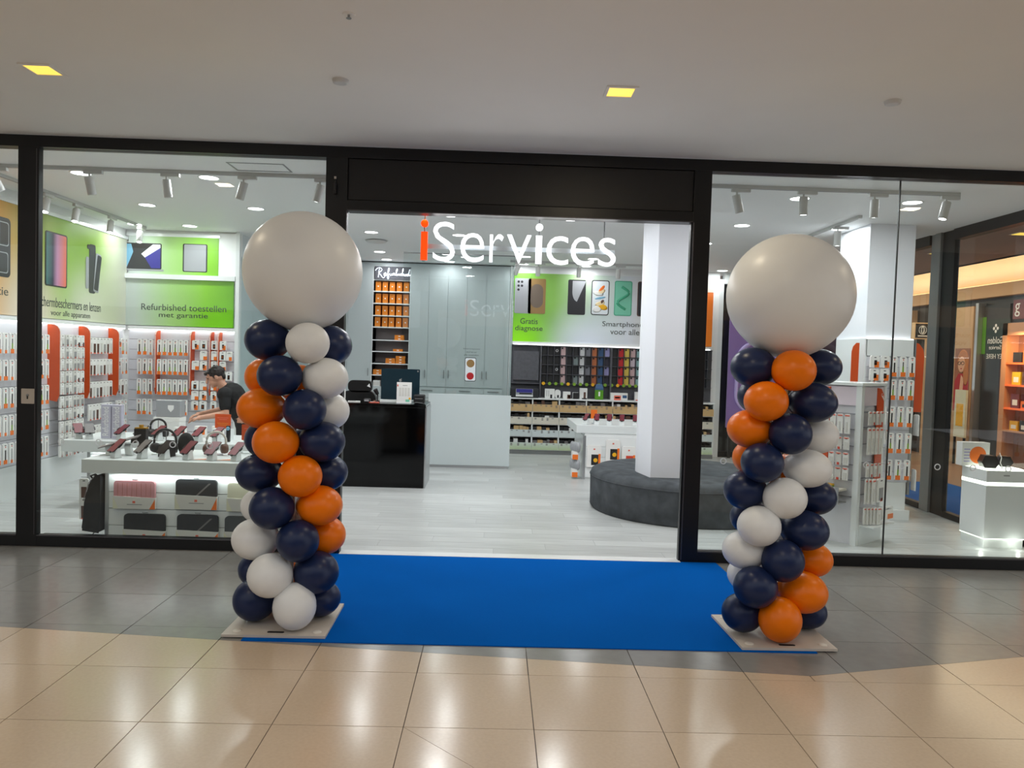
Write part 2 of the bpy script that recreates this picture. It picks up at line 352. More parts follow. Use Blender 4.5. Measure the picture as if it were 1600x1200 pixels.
# ---- shopfront frame
t2 = struct(MB().box(-12,5.15,0,.12,3.315,ZM,'black_alu').box(-3.995,-1.68,.005,.02,3.298,3.304,'bead').box(1.53,5,.005,.02,3.298,3.304,'bead').build('trim_2', bevel=.004))
struct(MB().box(-4.2,-4.03,0,.06,0,3.315,'black_alu').box(-4.19,-4.065,.06,.12,0,3.315,'black_alu').box(-4.052,-4.046,-.003,.0,.1,3.3,'bead').build('trim_3', bevel=.004))
p2 = struct(MB().box(-1.68,-1.5,0,.07,0,3.315,'black_alu').box(-1.506,-1.5,-.003,0,.02,2.88,'bead').build('trim_4', bevel=.004))
struct(MB().box(1.395,1.543,0,.07,0,3.315,'black_alu').box(1.385,1.395,.02,.08,0,2.9,'black_alu').box(1.40,1.406,-.003,0,.02,2.88,'bead').build('trim_5', bevel=.004))
d1 = struct(obj('door_1', None))
lab(MB().box(-1.5,1.395,.02,.12,2.97,3.315,'black_panel').build('header_panel', d1, bevel=.004), None) if False else MB().box(-1.5,1.395,.02,.12,2.975,3.315,'black_panel').build('header_panel', d1, bevel=.004)
MB().box(-1.5,1.395,.0,.13,2.882,2.97,'black_alu').box(-1.5,1.395,-.004,.0,2.884,2.89,'bead').build('shutter_rail', d1, bevel=.004)
def win(n, x0, x1, joints=()):
    w = struct(obj('window_%d' % n, None))
    MB().box(x0,x1,0,.05,0,.098,'black_alu').box(x0,x1,.05,.12,0,.085,'black_alu').box(x0,x1,-.003,.0,.088,.094,'bead').build('sill_frame', w, bevel=.003)
    xs = [x0]+list(joints)+[x1]
    for a,b in zip(xs,xs[1:]): MB().box(a+.0015,b-.0015,.055,.065,.085,3.314,'glass').build('pane', w)
    for j in joints: MB().box(j-.004,j+.004,.052,.068,.085,3.314,'dark').build('joint_seal', w)
    return w
win(1,-5.4,-4.2); w2 = win(2,-4.03,-1.68); w3 = win(3,1.543,XR,(3.17,))
ring = MB().lathe([(.02,0),(.02,.002),(.028,.002),(.028,0),(.02,0)],'pr_white',16,TXZ(0,0,0),False,False).mesh('safety_ring')
for w,xs,zs in ((w2,[-3.86+.31*k for k in range(7)],(.88,)),(w3,[1.75+.31*k for k in range(11)],(.87,))):
    for x in xs:
        for z in zs: obj('safety_ring', ring, w, (x,.054,z))
# ---- glazed side of the shop
w4 = struct(obj('window_4', None))
MB().box(XR-.06,XR+.06,.12,2.27,3.2,ZC+.08,'black_alu').box(XR-.06,XR+.06,2.75,7.25,3.2,ZC+.08,'black_alu').build('top_frame', w4, bevel=.004)
MB().box(XR-.04,XR+.04,.12,2.27,0,.07,'black_alu').box(XR-.04,XR+.04,2.75,7.25,0,.07,'black_alu').build('sill_frame', w4, bevel=.004)
MB().box(XR-.006,XR+.006,.13,2.26,.07,3.2,'glass').build('pane', w4); MB().box(XR-.006,XR+.006,2.76,4.9,.07,3.2,'glass').build('pane', w4); MB().box(XR-.006,XR+.006,4.96,7.24,.07,3.2,'glass').build('pane', w4)
MB().box(XR-.04,XR+.04,4.9,4.96,.07,3.2,'black_alu').build('mullion', w4)
struct(MB().box(XR-.03,XR+.03,2.28,2.52,0,ZC,'black_alu').build('trim_6', bevel=.004))
struct(MB().box(XR-.06,XR+.04,2.52,2.63,0,ZC,'grey_metal').box(XR-.04,XR+.03,2.63,2.74,0,ZC,'grey_metal').build('trim_7', bevel=.004))
struct(MB().box(XR,XR+.12,0,.12,0,ZM,'black_alu').build('trim_8'))
w5 = struct(obj('window_5', None))
MB().box(3.75,3.83,YB,YB+.12,0,3.2,'gloss_white').box(3.83,XR,YB,YB+.1,3.12,ZC,'gloss_white').box(3.83,XR,YB,YB+.1,0,.1,'black_alu').build('end_frame', w5)
MB().box(3.83,XR,YB+.04,YB+.05,.1,3.12,'glass_green').build('pane', w5)
# ---- the passage beyond the glazed side
fc = struct(MB().box(XR+.1,12,.02,16,-.1,-.002,'cor_floor').build('floor'))
struct(MB().box(XR-1.3,XR+.1,7.6,16,-.1,-.002,'cor_floor').build('floor'))
struct(MB().box(XR+.1,7.4,0,16,ZM,ZM+.3,'cor_ceil').box(3.7,XR+.1,7.6,16,ZM,ZM+.3,'cor_ceil').box(7.4,8.6,-.0,16,3.95,4.1,'cor_cream').box(7.3,7.42,0,16,ZM+.0,3.95,'cor_ceil').build('ceiling'))
wr = struct(MB().box(8.4,8.6,0,16,3.2,3.95,'cor_cream').box(8.3,8.6,0,16,2.98,3.2,'cor_tan').box(8.45,8.6,0,16,0,2.98,'cor_dark').build('wall_right'))
struct(MB().box(3.7,12,16,16.2,0,4,'cor_tan').build('wall_end'))
MB().box(8.34,8.39,0,16,3.2,3.215,'led_warm').build('cove_strip', wr)
light('cove_light','AREA',70,(1,.9,.78),wr,(8.1,7,3.3),15,aim=(.3,0,1),shape='RECTANGLE',sy=.1)
light('passage_light','AREA',130,(1,.82,.62),fc,(7.2,8,3.35),1.2,aim=(0,0,-1),shape='RECTANGLE',sy=12)
# ================================================================== CEILING FITTINGS
def mall_lamp(x, y, l):
    t = thing('square_downlight', l, 'ceiling light', (x,y,ZM), 0, 'square downlights in the mall ceiling')
    MB().box(-.1,.1,-.1,-.08,-.008,0,'mall_white').box(-.1,.1,.08,.1,-.008,0,'mall_white').box(-.1,-.08,-.08,.08,-.008,0,'mall_white').box(.08,.1,-.08,.08,-.008,0,'mall_white').build('frame', t)
    MB().box(-.08,.08,-.08,.08,-.004,0,'mall_lamp').build('diffuser', t)
    light('lamp','AREA',MALL_LAMP,(1,.86,.62),t,(0,0,-.012),.15,aim=(0,0,-1),shape='SQUARE')
mall_lamp(-3.1,-1.54,'square yellow-glowing downlight in the mall ceiling above the tall left glass pane')
mall_lamp(.513,-1.54,'square yellow-glowing downlight in the mall ceiling above the shop entrance')
for k,(x,y) in enumerate(((4.12,-1.54),(-3.1,-3.9),(.513,-3.9),(4.12,-3.9))): mall_lamp(x,y,'square mall downlight seen only as a reflection in the glass, %s of four' % ORD[k])
for x,y,l in ((-1.251,-1.552,'small white round ceiling disc over the balloon column with orange lower down its right'),(2.25,-1.554,'small white round ceiling disc above the pane joint beside the entrance')):
    tag(MB().lathe([(.035,-.022),(.046,-.02),(.052,0)],'spot_white',20).build('smoke_detector', None, (x,y,ZM)), l, 'detector', 'ceiling discs')
t = tag(MB().lathe([(.03,-.004),(.034,0)],'mall_white',16).lathe([(.006,-.02),(.006,-.004)],'grey_metal',8).lathe([(.014,-.022),(.014,-.02)],'grey_metal',10).build('sprinkler', None, (-1.017,-2.5,ZM)),'tiny sprinkler head in the mall ceiling, nearest to the viewer','sprinkler')
dl_rows = [(.95,'front row',(-4.2,-3.0,2.66,3.76)),(2.5,'second row',(-4.28,-3.04,2.6,3.75)),(3.95,'middle row',(-5.1,-4.37,-1.95,-.77,2.57)),(5.95,'fourth row',(-2.14,-1.08,.2,1.3)),(6.95,'rear row',(-2.17,-1.08,.2,1.3,3.7))]
for y,rn,xs in dl_rows:
    for k,x in enumerate(xs):
        t = thing('downlight', 'round white recessed shop downlight, %s from the glass, %s from the orange-art wall' % (rn, ORD[k]), 'ceiling light', (x,y,ZC), 0, 'round downlights in the shop ceiling')
        MB().lathe([(.085,-.006),(.098,-.008),(.104,0)],'shop_white',24,caps=False).build('trim_ring', t)
        MB().lathe([(.001,-.005),(.087,-.005)],'lamp_face',24,caps=False).build('diffuser', t)
        light('lamp','AREA',SHOP_LAMP*(1.7 if y<2 else 1.35 if y<3 else 1.0 if y<5 else .45),(.95,.98,1.0),t,(0,0,-.012),.17,aim=(0,0,-1))
# unseen but certain: lamps over the entrance bay keep the grid
for k,(x,y) in enumerate(((-.8,.95),(.6,.95),(-.8,2.5),(.6,2.5))):
    t = thing('downlight', 'round white shop downlight above the entrance, behind the black header, %s of four' % ORD[k], 'ceiling light', (x,y,ZC), 0, 'round downlights hidden by the header')
    MB().lathe([(.085,-.006),(.098,-.008),(.104,0)],'shop_white',24,caps=False).build('trim_ring', t)
    MB().lathe([(.001,-.005),(.087,-.005)],'lamp_face',24,caps=False).build('diffuser', t)
    light('lamp','AREA',SHOP_LAMP*1.6,(.95,.98,1.0),t,(0,0,-.012),.17,aim=(0,0,-1))
def track(name, l, p0, p1):
    p0,p1 = Vector(p0),Vector(p1); d = (p1-p0); a = math.atan2(d.y,d.x); L = d.length
    t = thing('lighting_track', l, 'light track', p0, a)
    MB().box(0,L,-.018,.018,-.03,0,'spot_white').box(0,L,-.006,.006,-.032,-.03,'groove').build('rail', t)
    MB().box(-.03,0,-.02,.02,-.034,0,'spot_white').build('end_cap', t)
    return t
track('t','long white light track running along the shop ceiling behind the tall left pane',(-5.3,.7,ZC),(-1.2,.7,ZC))
track('t','white light track behind the right-hand shop window',(1.2,.5,ZC),(3.95,.5,ZC))
track('t','white light track going back along the orange and green art wall',(-5.05,.9,ZC),(-5.05,4.15,ZC))
track('t','white light track in front of the green wall art with five phones',(.0,6.5,ZC),(2.6,6.5,ZC))
track('t','short white light track beside the square white column on the glazed side',(3.6,1.7,ZC),(3.6,3.2,ZC))
def spot(x, y, aim, l, g, along=0, on=True, e=SPOT_LAMP):
    t = thing('track_spotlight', l, 'spotlight', (x,y,ZC-.032), along, g)
    MB().box(-.05,.12,-.017,.017,-.03,0,'spot_white').build('adapter', t)
    a = Vector(aim).normalized(); h = Vector((0,0,-.085)); b0 = h-a*.03
    MB().cyl((0,0,-.03),(0,0,-.085),.009,'spot_white').build('stem', t)
    c = MB(); q = a.to_track_quat('Z','Y').to_matrix().to_4x4()
    c.lathe([(.036,0),(.038,.01),(.038,.16),(.034,.165),(.032,.155)],'spot_white',20,Matrix.Translation(b0)@q,True,True); c.build('lamp_can', t)
    if on: MB().lathe([(.001,.158),(.032,.158)],'lamp_face',16,Matrix.Translation(b0)@q,True,False).build('lens', t)
    if on and e:
        pos = b0+a*.2
        light('beam','SPOT',e,(1,.98,.95),t,pos,.03,aim=a,spot=1.1)
    return t
for k,(x,a) in enumerate(((-4.85,(.35,.3,-1)),(-3.99,(.1,.25,-1)),(-3.29,(.08,.15,-1)),(-2.59,(-.3,.1,-1)),(-1.89,(-.25,.0,-1)))):
    spot(x,.7,a,'white can spotlight on the front track, %s counting from the outer glass edge' % ORD[k],'spotlights on the front track', on=True)
for k,(x,a) in enumerate(((1.91,(.28,.1,-1)),(2.52,(.02,-.02,-1)),(3.17,(.02,.05,-1)),(3.83,(-.28,-.1,-1)))):
    spot(x,.5,a,'white can spotlight behind the window past the entrance, %s from the black post' % ORD[k],'spotlights on the side-window track')
for k,y in enumerate((1.86,2.44,3.22,4.0)):
    spot(-5.05,y,(-.42,-.1,-1),'white can spotlight over the wall of hanging packs, %s from the glass' % ORD[k],'spotlights on the art-wall track', PI/2, True, 5)
for k,x in enumerate((.1,.44,1.13,1.8)):
    spot(x,6.5,(0,.3,-1) if k else (-.3,.3,-.8),'white can spotlight in front of the five-phone wall art, %s from the frosted glass' % ORD[k],'spotlights on the rear track', 0, True, 6)
spot(3.6,2.2,(0,0,-1),'white can spotlight beside the square white column, pointing straight down','spotlights by the column')
for x,y,l in ((-2.0,4.7,'flat round white ceiling vent above the white cabinets'),):
    tag(MB().lathe([(.02,-.03),(.14,-.03),(.16,-.01),(.11,0)],'spot_white',24).build('ceiling_vent', None, (x,y,ZC)), l, 'vent')
tag(MB().lathe([(.03,-.045),(.05,-.035),(.055,0)],'spot_white',20).lathe([(.02,-.055),(.03,-.045)],'grey_metal',16).build('smoke_detector', None, (-1.5,6.6,ZC)),'small ceiling sensor near the frosted glass edge, beside the orange letter','detector')
# ================================================================== HANGING SIGN
sg = thing('hanging_sign','large illuminated shop sign of separate letters hanging in the entrance, first letter orange','sign',(0,.35,2.533))
LT = [('i',-.913,-.856,'o'),('S',-.808,-.615,.342),('e',-.566,-.358,.252),('r',-.31,-.189,.246),('v',-.158,.056,.246),('i',.096,.15,'w'),('c',.192,.384,.25),('e',.407,.614,.252),('s',.651,.804,.25)]
for ch,x0,x1,h in LT:
    if ch == 'i':
        m = 'sign_orange' if h == 'o' else 'sign_white'
        b = MB().box(x0,x1,-.03,.0,0,.246,m); r = .032; cx = (x0+x1)/2
        b.lathe([(r,-.03),(r,0)],m,20,TXZ(cx,-.03,.318) @ Matrix.Translation((0,0,0)),False)
        b.cyl((cx,-.01,.246),(cx,-.01,.29),.007,'grey_metal')
        o = b.build('letter', sg)
        if h == 'o': lab(o,'orange letter i')
    else:
        dz = -.004 if ch in 'Sec' 's' else 0
        text('letter',ch,'sign_white',sg,(x0,0,dz),(1,0,0),(0,0,1),x1-x0,h,.03,-.01)
MB().box(-.86,.80,.005,.02,.105,.145,'acrylic').build('mounting_bar', sg)
for x in (-.884,.123,.70): MB().cyl((x,.012,.12 if x>.2 or x<-.8 else .35),(x,.012,ZC-2.533),.006,'grey_metal',n=8).build('hanging_rod', sg)
light('glow','AREA',4,(1,.98,.96),sg,(0,-.08,.15),1.6,aim=(0,-1,0),shape='RECTANGLE',sy=.25)
light('glow','POINT',.5,(1,.15,.02),sg,(-.884,-.06,.36),.03)
# ================================================================== ENTRANCE CARPET, PLATES ON POSTS
tag(MB().prism([(-1.669,-1.985),(1.74,-1.985),(1.70,-.012),(-1.62,-.012)],0,.006,'carpet').build('carpet'),'bright blue carpet laid in front of the shop entrance','carpet')
k = thing('key_switch','square steel key switch plate on the black post between the two left panes','switch',(-4.104,-.001,1.258))
MB().prism(rrect(.105,.125,.006),0,.008,'plate',TXZ(0,0,0)).build('plate', k)
MB().lathe([(.011,0),(.011,.012)],'grey_metal',14,TXZ(0,0,.008)).box(-.004,.004,-.014,-.008,-.022,.004,'dark').build('keyhole', k)
k = thing('door_sensor','small black latch with a pale tip high on the post beside the entrance header','latch',(-1.598,-.001,3.01))
MB().box(-.012,.012,-.03,0,0,.09,'dark').cyl((0,-.03,.03),(.004,-.04,.1),.006,'dark').build('latch_body', k, bevel=.003); MB().box(-.01,.006,-.018,0,.125,.145,'plate').box(-.004,.004,-.012,0,.09,.125,'dark').build('tip', k)
# ================================================================== BALLOON COLUMNS
def balloon_me(m):
    def fn(x,y,z):
        # slightly egg-shaped towards local -x (the tied end)
        k = 1-.10*max(0,-x)**2
        return x*(1.0 if x>0 else 1.06), y*k, z*k
    return MB().ell((0,0,0),1,1,1,m,None,28,18,fn).mesh('balloon')
BM = {c: balloon_me(m) for c,m in (('n','navy'),('o','orange_b'),('w','white_b'))}
NM = dict(n='navy blue balloon', o='orange balloon', w='white balloon')
def column(label, ax, ay, lst, big, plate):
    t = thing('balloon_column', label, 'balloon column', (ax,ay,0))
    pm = MB().prism([(x-ax,y-ay) for x,y in plate],.007,.022,'plate')
    pl = pm.build('base_plate', t, bevel=.002)
    px,py = (plate[0][0]+plate[1][0])/2-ax, plate[0][1]-ay
    MB().prism(rrect(.1,.024,.011,4,px,py+.055),.0215,.0235,'dark').build('handle_slot', pl)
    n = len(plate)
    for i in range(4):
        x = plate[i][0]-ax; y = plate[i][1]-ay
        MB().ell((x*.78,y*.78,.022),.028,.028,.008,'rivet',None,12,6).build('rivet', pl)
    MB().cyl((0,0,.02),(0,0,2.0),.014,'plate').build('pole', t)
    for c,x,y,z,r,h in lst:
        z = max(z, h+.026)
        o = obj('balloon', BM[c], t, (x-ax,y-ay,z)); o.scale = (r*.97,r*.97,h)
        o.rotation_euler = (0,0,math.atan2(y-ay,x-ax)); lab(o, NM[c])
    x,y,z,r,h = big
    def fb(a,b,c):
        k = 1-.13*max(0,-c-.3)**1.5
        return a*k, b*k, c*(1.0 if c>0 else 1.03)
    lab(MB().ell((0,0,0),r,r,h,'white_b',None,48,32,fb).build('giant_balloon', t, (x-ax,y-ay,z)),'giant white balloon on top')
BL = [('w',-1.348,-1.850,1.755,0.133,0.122),('n',-1.628,-1.710,1.768,0.141,0.126),('n',-1.269,-1.600,1.746,0.141,0.125),('o',-1.687,-1.550,1.534,0.130,0.122),('n',-1.510,-1.850,1.556,0.137,0.122),('w',-1.263,-1.750,1.545,0.144,0.125),('o',-1.659,-1.710,1.347,0.150,0.124),('n',-1.358,-1.850,1.358,0.132,0.122),('w',-1.276,-1.600,1.334,0.141,0.121),('n',-1.672,-1.550,1.139,0.139,0.122),('o',-1.526,-1.850,1.157,0.142,0.126),('n',-1.274,-1.750,1.157,0.145,0.123),('n',-1.664,-1.710,0.947,0.146,0.118),('o',-1.377,-1.850,0.957,0.134,0.125),('n',-1.279,-1.600,0.945,0.142,0.117),('w',-1.696,-1.550,0.712,0.131,0.114),('n',-1.541,-1.850,0.760,0.138,0.127),('o',-1.281,-1.750,0.764,0.145,0.122),('w',-1.680,-1.710,0.536,0.147,0.127),('n',-1.383,-1.850,0.566,0.131,0.127),('o',-1.279,-1.600,0.545,0.138,0.122),('n',-1.705,-1.550,0.302,0.131,0.115),('w',-1.545,-1.850,0.352,0.139,0.132),('n',-1.292,-1.750,0.349,0.142,0.130),('n',-1.676,-1.710,0.116,0.137,0.131),('w',-1.395,-1.850,0.145,0.133,0.142),('n',-1.302,-1.600,0.121,0.138,0.114),('o',-1.525,-1.490,0.244,0.141,0.125),('o',-1.571,-1.490,0.058,0.141,0.125),('w',-1.459,-1.490,0.664,0.141,0.124),('n',-1.475,-1.490,1.080,0.140,0.124),('o',-1.484,-1.490,1.493,0.140,0.124)]
BR = [('o',1.567,-1.870,1.680,0.135,0.123),('n',1.369,-1.730,1.691,0.143,0.123),('n',1.828,-1.620,1.703,0.142,0.116),('n',1.464,-1.570,1.506,0.135,0.115),('o',1.408,-1.870,1.490,0.135,0.121),('n',1.734,-1.770,1.485,0.150,0.122),('o',1.365,-1.730,1.309,0.145,0.119),('n',1.564,-1.870,1.297,0.131,0.124),('w',1.827,-1.620,1.270,0.143,0.118),('o',1.448,-1.570,1.110,0.136,0.115),('n',1.401,-1.870,1.118,0.131,0.120),('w',1.719,-1.770,1.077,0.150,0.117),('n',1.349,-1.730,0.926,0.136,0.120),('w',1.548,-1.870,0.906,0.134,0.124),('n',1.833,-1.620,0.876,0.142,0.115),('n',1.444,-1.570,0.724,0.132,0.111),('w',1.398,-1.870,0.732,0.134,0.122),('n',1.720,-1.770,0.691,0.149,0.123),('w',1.365,-1.730,0.550,0.144,0.118),('n',1.552,-1.870,0.524,0.132,0.128),('o',1.835,-1.620,0.472,0.135,0.111),('w',1.443,-1.570,0.352,0.133,0.112),('n',1.392,-1.870,0.359,0.136,0.126),('o',1.724,-1.770,0.304,0.155,0.127),('n',1.366,-1.730,0.154,0.132,0.120),('o',1.551,-1.870,0.138,0.133,0.136),('n',1.820,-1.620,0.060,0.128,0.107),('w',1.668,-1.510,0.192,0.139,0.118),('w',1.672,-1.510,1.359,0.137,0.117),('o',1.687,-1.510,1.012,0.138,0.117),('w',1.708,-1.510,0.540,0.138,0.117)]
column('balloon column with a small white balloon just under its giant white one',-1.47,-1.65,BL,(-1.433,-1.65,2.199,.3607,.3647),[(-1.799,-1.946),(-1.188,-1.94),(-1.195,-1.34),(-1.80,-1.345)])
column('balloon column with a small orange balloon just under its giant white one',1.58,-1.67,BR,(1.60,-1.67,2.145,.3844,.3804),[(1.293,-1.97),(1.872,-1.962),(1.87,-1.385),(1.271,-1.388)])
# ================================================================== HANGING PACKS
def rtop(w, h, r=.012):          # card outline, origin at hang hole near the top
    y1 = .02
    return [(-w/2,y1-h),(w/2,y1-h),(w/2,y1-r),(w/2-r,y1),(-w/2+r,y1),(-w/2,y1-r)]
def pack_me(name, w, h, d, parts, base='card'):
    """parts: (x0,x1,z0,z1,material) raised patches on the front, in fractions of the card"""
    b = MB(); b.prism(rtop(w,h),-d/2,d/2,base,TXZ(0,0,0))
    b.box(-.012,.012,-d/2-.0008,-d/2,-.004,.004,'dark')
    for x0,x1,z0,z1,m in parts:
        b.box(-w/2+w*x0,-w/2+w*x1,-d/2-.0035,-d/2,.02-h+h*z0,.02-h+h*z1,m)
    return b.mesh(name)
PK = {
 'cable': [pack_me('cable_pack',.066,.215,.014,[(.12,.88,.0,.2,'pk_orange'),(.4,.62,.18,.68,'pk_dark'),(.44,.58,.8,.86,'pk_logo')]),
           pack_me('cable_pack',.066,.215,.014,[(.12,.88,.0,.22,'pk_orange'),(.38,.6,.2,.5,'pk_green'),(.42,.56,.5,.72,'pk_dark'),(.44,.58,.8,.86,'pk_logo')]),
           pack_me('cable_pack',.066,.215,.014,[(.3,.7,.0,.16,'pk_orange'),(.44,.56,.1,.7,'pk_grey'),(.44,.58,.8,.86,'pk_logo')])],
 'short': [pack_me('screen_protector',.082,.15,.02,[(.3,.75,.05,.5,'card_grey'),(.42,.68,.02,.2,'pk_red'),(.1,.9,.6,.64,'card_grey')]),
           pack_me('screen_protector',.082,.15,.02,[(.25,.8,.05,.6,'pk_grey'),(.4,.7,.0,.16,'pk_logo')],'card_grey'),
           pack_me('screen_protector',.082,.15,.02,[(.5,.85,.0,.35,'pk_dark'),(.3,.5,.1,.2,'pk_red')])],
 'case':  [pack_me('phone_case_pack',.085,.205,.018,[(.22,.78,.06,.62,'pk_brown'),(.2,.8,.0,.06,'pk_logo')]),
           pack_me('phone_case_pack',.085,.205,.018,[(.22,.78,.06,.66,'card_grey'),(.3,.7,.0,.1,'pk_logo')]),
           pack_me('phone_case_pack',.085,.205,.018,[(.2,.75,.06,.6,'pk_grey'),(.4,.7,.02,.16,'pk_red')])],
 'square':[pack_me('charger_pack',.1,.125,.025,[(.45,.95,.0,.5,'pk_orange'),(.4,.7,.2,.62,'pk_dark')]),
           pack_me('charger_pack',.1,.125,.025,[(.3,.7,.12,.62,'pk_dark'),(.4,.6,.25,.5,'pk_orange')]),
           pack_me('charger_pack',.1,.125,.025,[(.5,1.0,.0,.4,'pk_orange'),(.2,.8,.8,.84,'pk_grey')])],
 'thin':  [pack_me('accessory_pack',.062,.13,.012,[(.1,.9,.86,.94,'pk_logo'),(.2,.8,.1,.6,'card_grey')],'card'),
           pack_me('accessory_pack',.062,.13,.012,[(.1,.9,.86,.94,'pk_logo'),(.3,.7,.0,.2,'pk_red')],'card_grey')],
 'tall':  [pack_me('accessory_pack',.062,.2,.012,[(.1,.9,.88,.94,'pk_logo'),(.3,.6,.1,.6,'card_grey')],'card')],
}
def pack(kind, i, loc, rz, label, group, sx=1.0, sz=1.0):
    me = PK[kind][i % len(PK[kind])]
    o = obj(me.name.split('.')[0], me, None, loc, rz+random.uniform(-.06,.06))
    o.rotation_euler.x = random.uniform(-.03,.05) if abs(rz) < .01 else 0
    if sx != 1 or sz != 1: o.scale = (sx,1,sz)
    return tag(o, label, 'package', group)
KN = dict(cable='slim white cable pack', short='small white screen protector', case='white phone case pack', square='square white charger pack', thin='thin white accessory pack', tall='long white accessory pack')
# ---- wall displays
def slat_wall(name, label, loc, rz, L, fins, z0, z1, hooks, base_h, finw=.14, ft=.016, fz0=1.02):
    """local x along the wall, y=0 at the wall face, display in front is -y"""
    t = thing(name, label, 'display wall', loc, rz)
    n = int(round((z1-z0)/.1445)); p = (z1-z0)/n
    for i in range(n):
        MB().box(0,L,-.02,-.004,z0+i*p+.004,z0+(i+1)*p-.002,'slat').build('slat_board', t)
    MB().box(0,L,-.004,-.001,z0,z1,'groove').build('backing', t)
    MB().box(0,L,-.06,0,z1,z1+.045,'gloss_white').build('light_ledge', t)
    lab(MB().box(.01,L-.01,-.058,-.03,z1-.006,z1,'led').build('light_strip', t),'glowing white light strip')
    MB().box(0,L,-.035,-.001,0,z0,'gloss_white').build('base_cabinet', t)
    for x in fins:
        b = MB(); pr = [(0,fz0+.02),(-finw*.75,fz0),(-finw,fz0+.09),(-finw,1.83)]+[(-finw+.1-.1*math.cos(a),1.83+.09*math.sin(a)) for a in (.4,.8,1.2,1.57)]+[(0,1.92)]
        T = Matrix(((0,0,1,x),(1,0,0,-.021),(0,1,0,0),(0,0,0,1)))
        b.prism(pr[::-1],-ft/2,ft/2,'orange_fin',T); f = b.build('divider_fin', t)
        e = MB(); e.tube([(x,-.021+q[0]-.001,q[1]) for q in pr[2:]],.006,'fin_edge',6); e.build('fin_edge', f)
    h = MB()
    for x,z,l in hooks:
        h.box(x-.003,x+.003,-.02-l,-.02,z+.002,z+.006,'steel')
    if hooks: tag(h.build('display_hooks', t), None, None, kind='stuff')
    return t
# side wall with orange and green art (world x = -5.45; local x runs to -Y after turning)
hooks = []; packs = []
def side(y, z, kind, i, l, sx=1, sz=1, depths=(.19,)):
    hooks.append((y, z, max(depths)-.017))
    for d in depths: packs.append((kind, i, (XL+.02+d, y, z), PI/2, l, sx, sz))
BAY = ['first','second','third','fourth','fifth']
def L_(k, r, b, w): return '%s in the %s row, %s bay of the %s wall' % (ORD[k], ORD[r], BAY[b], w)
for r,z in enumerate((1.775,1.495,1.205,.915,.62)):
    for k in range(9): side(1.50+k*.105, z,'cable',(k*2+r)%3,L_(k,r,0,'side'), 1.1, 1.0, (.12,))
for r,z in enumerate((1.785,1.64,1.5,1.355,1.215,1.06,.915,.765,.625,.48)):
    for k in range(6): side(2.63+k*.084, z,'short',(k//2+r)%3 if k>3 else k%2,L_(k,r,1,'side'), .97, .9, (.125+.008*(k%2),))
for r,z in enumerate((1.765,1.49,1.205,.92,.65)):
    for k in range(7): side(3.29+k*.083, z,'case',[1,0,0,1,2,0,1][(k+r)%7],L_(k,r,2,'side'), .93, 1, (.11,))
for r,z in enumerate((1.77,1.50,1.21,.93,.66)):
    for k in range(3): side(4.03+k*.1, z,('square','cable','cable')[k] if r!=2 else 'case',k+r,L_(k,r,3,'side'), .88, 1 if k else .9, (.1,))
sw = slat_wall('slatwall_display','white slatted display wall under the orange and green art, full of packs',(XL+.002,.9,0),PI/2,3.44,[2.56-.9,3.22-.9,3.95-.9],.36,1.93,[(y-.9,z,l) for y,z,l in hooks],.36)
for kind,i,loc,rz,l,sx,sz in packs: pack(kind,i,loc,rz,KN[kind]+', '+l,'packs on the side wall, '+l.split(' in the ')[1],sx,sz)
hooks = []
def rear(x, z, kind, i, l, sx=1, sz=1, d=.12):
    hooks.append((x-(-5.385), z, d-.02)); pack(kind, i, (x, 4.45-.02-d, z), 0, KN[kind]+', '+l, 'packs on the rear slat wall, '+l.split(' in the ')[1], sx, sz)
for r,z in enumerate((1.77,1.50,1.22,.94)):
    for k in range(3): rear(-5.18+k*.076, z,'cable',(k+2*r)%3,L_(k,r,0,'rear'),.95)
    for k in range(6): rear(-4.905+k*.073, z,'cable',[0,1,0,1,1,0][(k+r)%6],L_(k,r,1,'rear'),.95)
for r,z in enumerate((1.775,1.63,1.49,1.35,1.21,1.07,.93)):
    for k in range(2):
        if (r,k) in ((1,0),(3,0),(3,1)): continue
        rear(-4.405+k*.112, z,'square',(r+k)%3,L_(k,r,2,'rear'),.98)
    rear(-4.149, z,'square',(r+1)%3,L_(0,r,3,'rear'),.8)
    rear(-4.03, z,'square',r%3,L_(0,r,4,'rear'),.85)
    if r%2: rear(-3.94, z,'square',(r+1)%3,L_(1,r,4,'rear'),.8)
slat_wall('slatwall_display','white slatted display wall with thin orange fins behind the bending person',(-5.385,4.448,0),0,1.49,[-4.955+5.385,-4.475+5.385,-4.205+5.385,-4.092+5.385],.36,1.93,hooks,.36,.14,.02,1.03)
# ---- wall art
ar = tag(MB().box(XL+.001,XL+.03,.6,4.42,1.985,3.17,'left_art').build('wall_art'),'long printed wall art fading orange to green, with a tablet and dark phones','wall art')
MB().box(XL+.001,XL+.045,.6,4.44,3.17,3.21,'gloss_white').build('frame_edge', ar)
TY = lambda y,z,d=.031: TYZ(XL+d,y,z)
def pphone(par, w, h, T, m, name='printed_phone', r=.03, screen=None, lens=0):
    b = MB(); b.prism(rrect(w,h,r),0,.003,m,T)
    if screen: b.prism(rrect(w*.9,h*.95,r*.7),.003,.0045,screen,T)
    for k in range(lens):
        b.lathe([(.022,.003),(.022,.006)],'pr_black',12,T @ Matrix.Translation((-w*.28+(k%2)*.06*(1 if k<4 else 1),h*.4-(k//2)*.07,0)),False)
    return b.build(name, par)
pphone(ar,.45,.63,TY(2.70,2.675),'pr_black','printed_tablet',.03,'pr_tab')
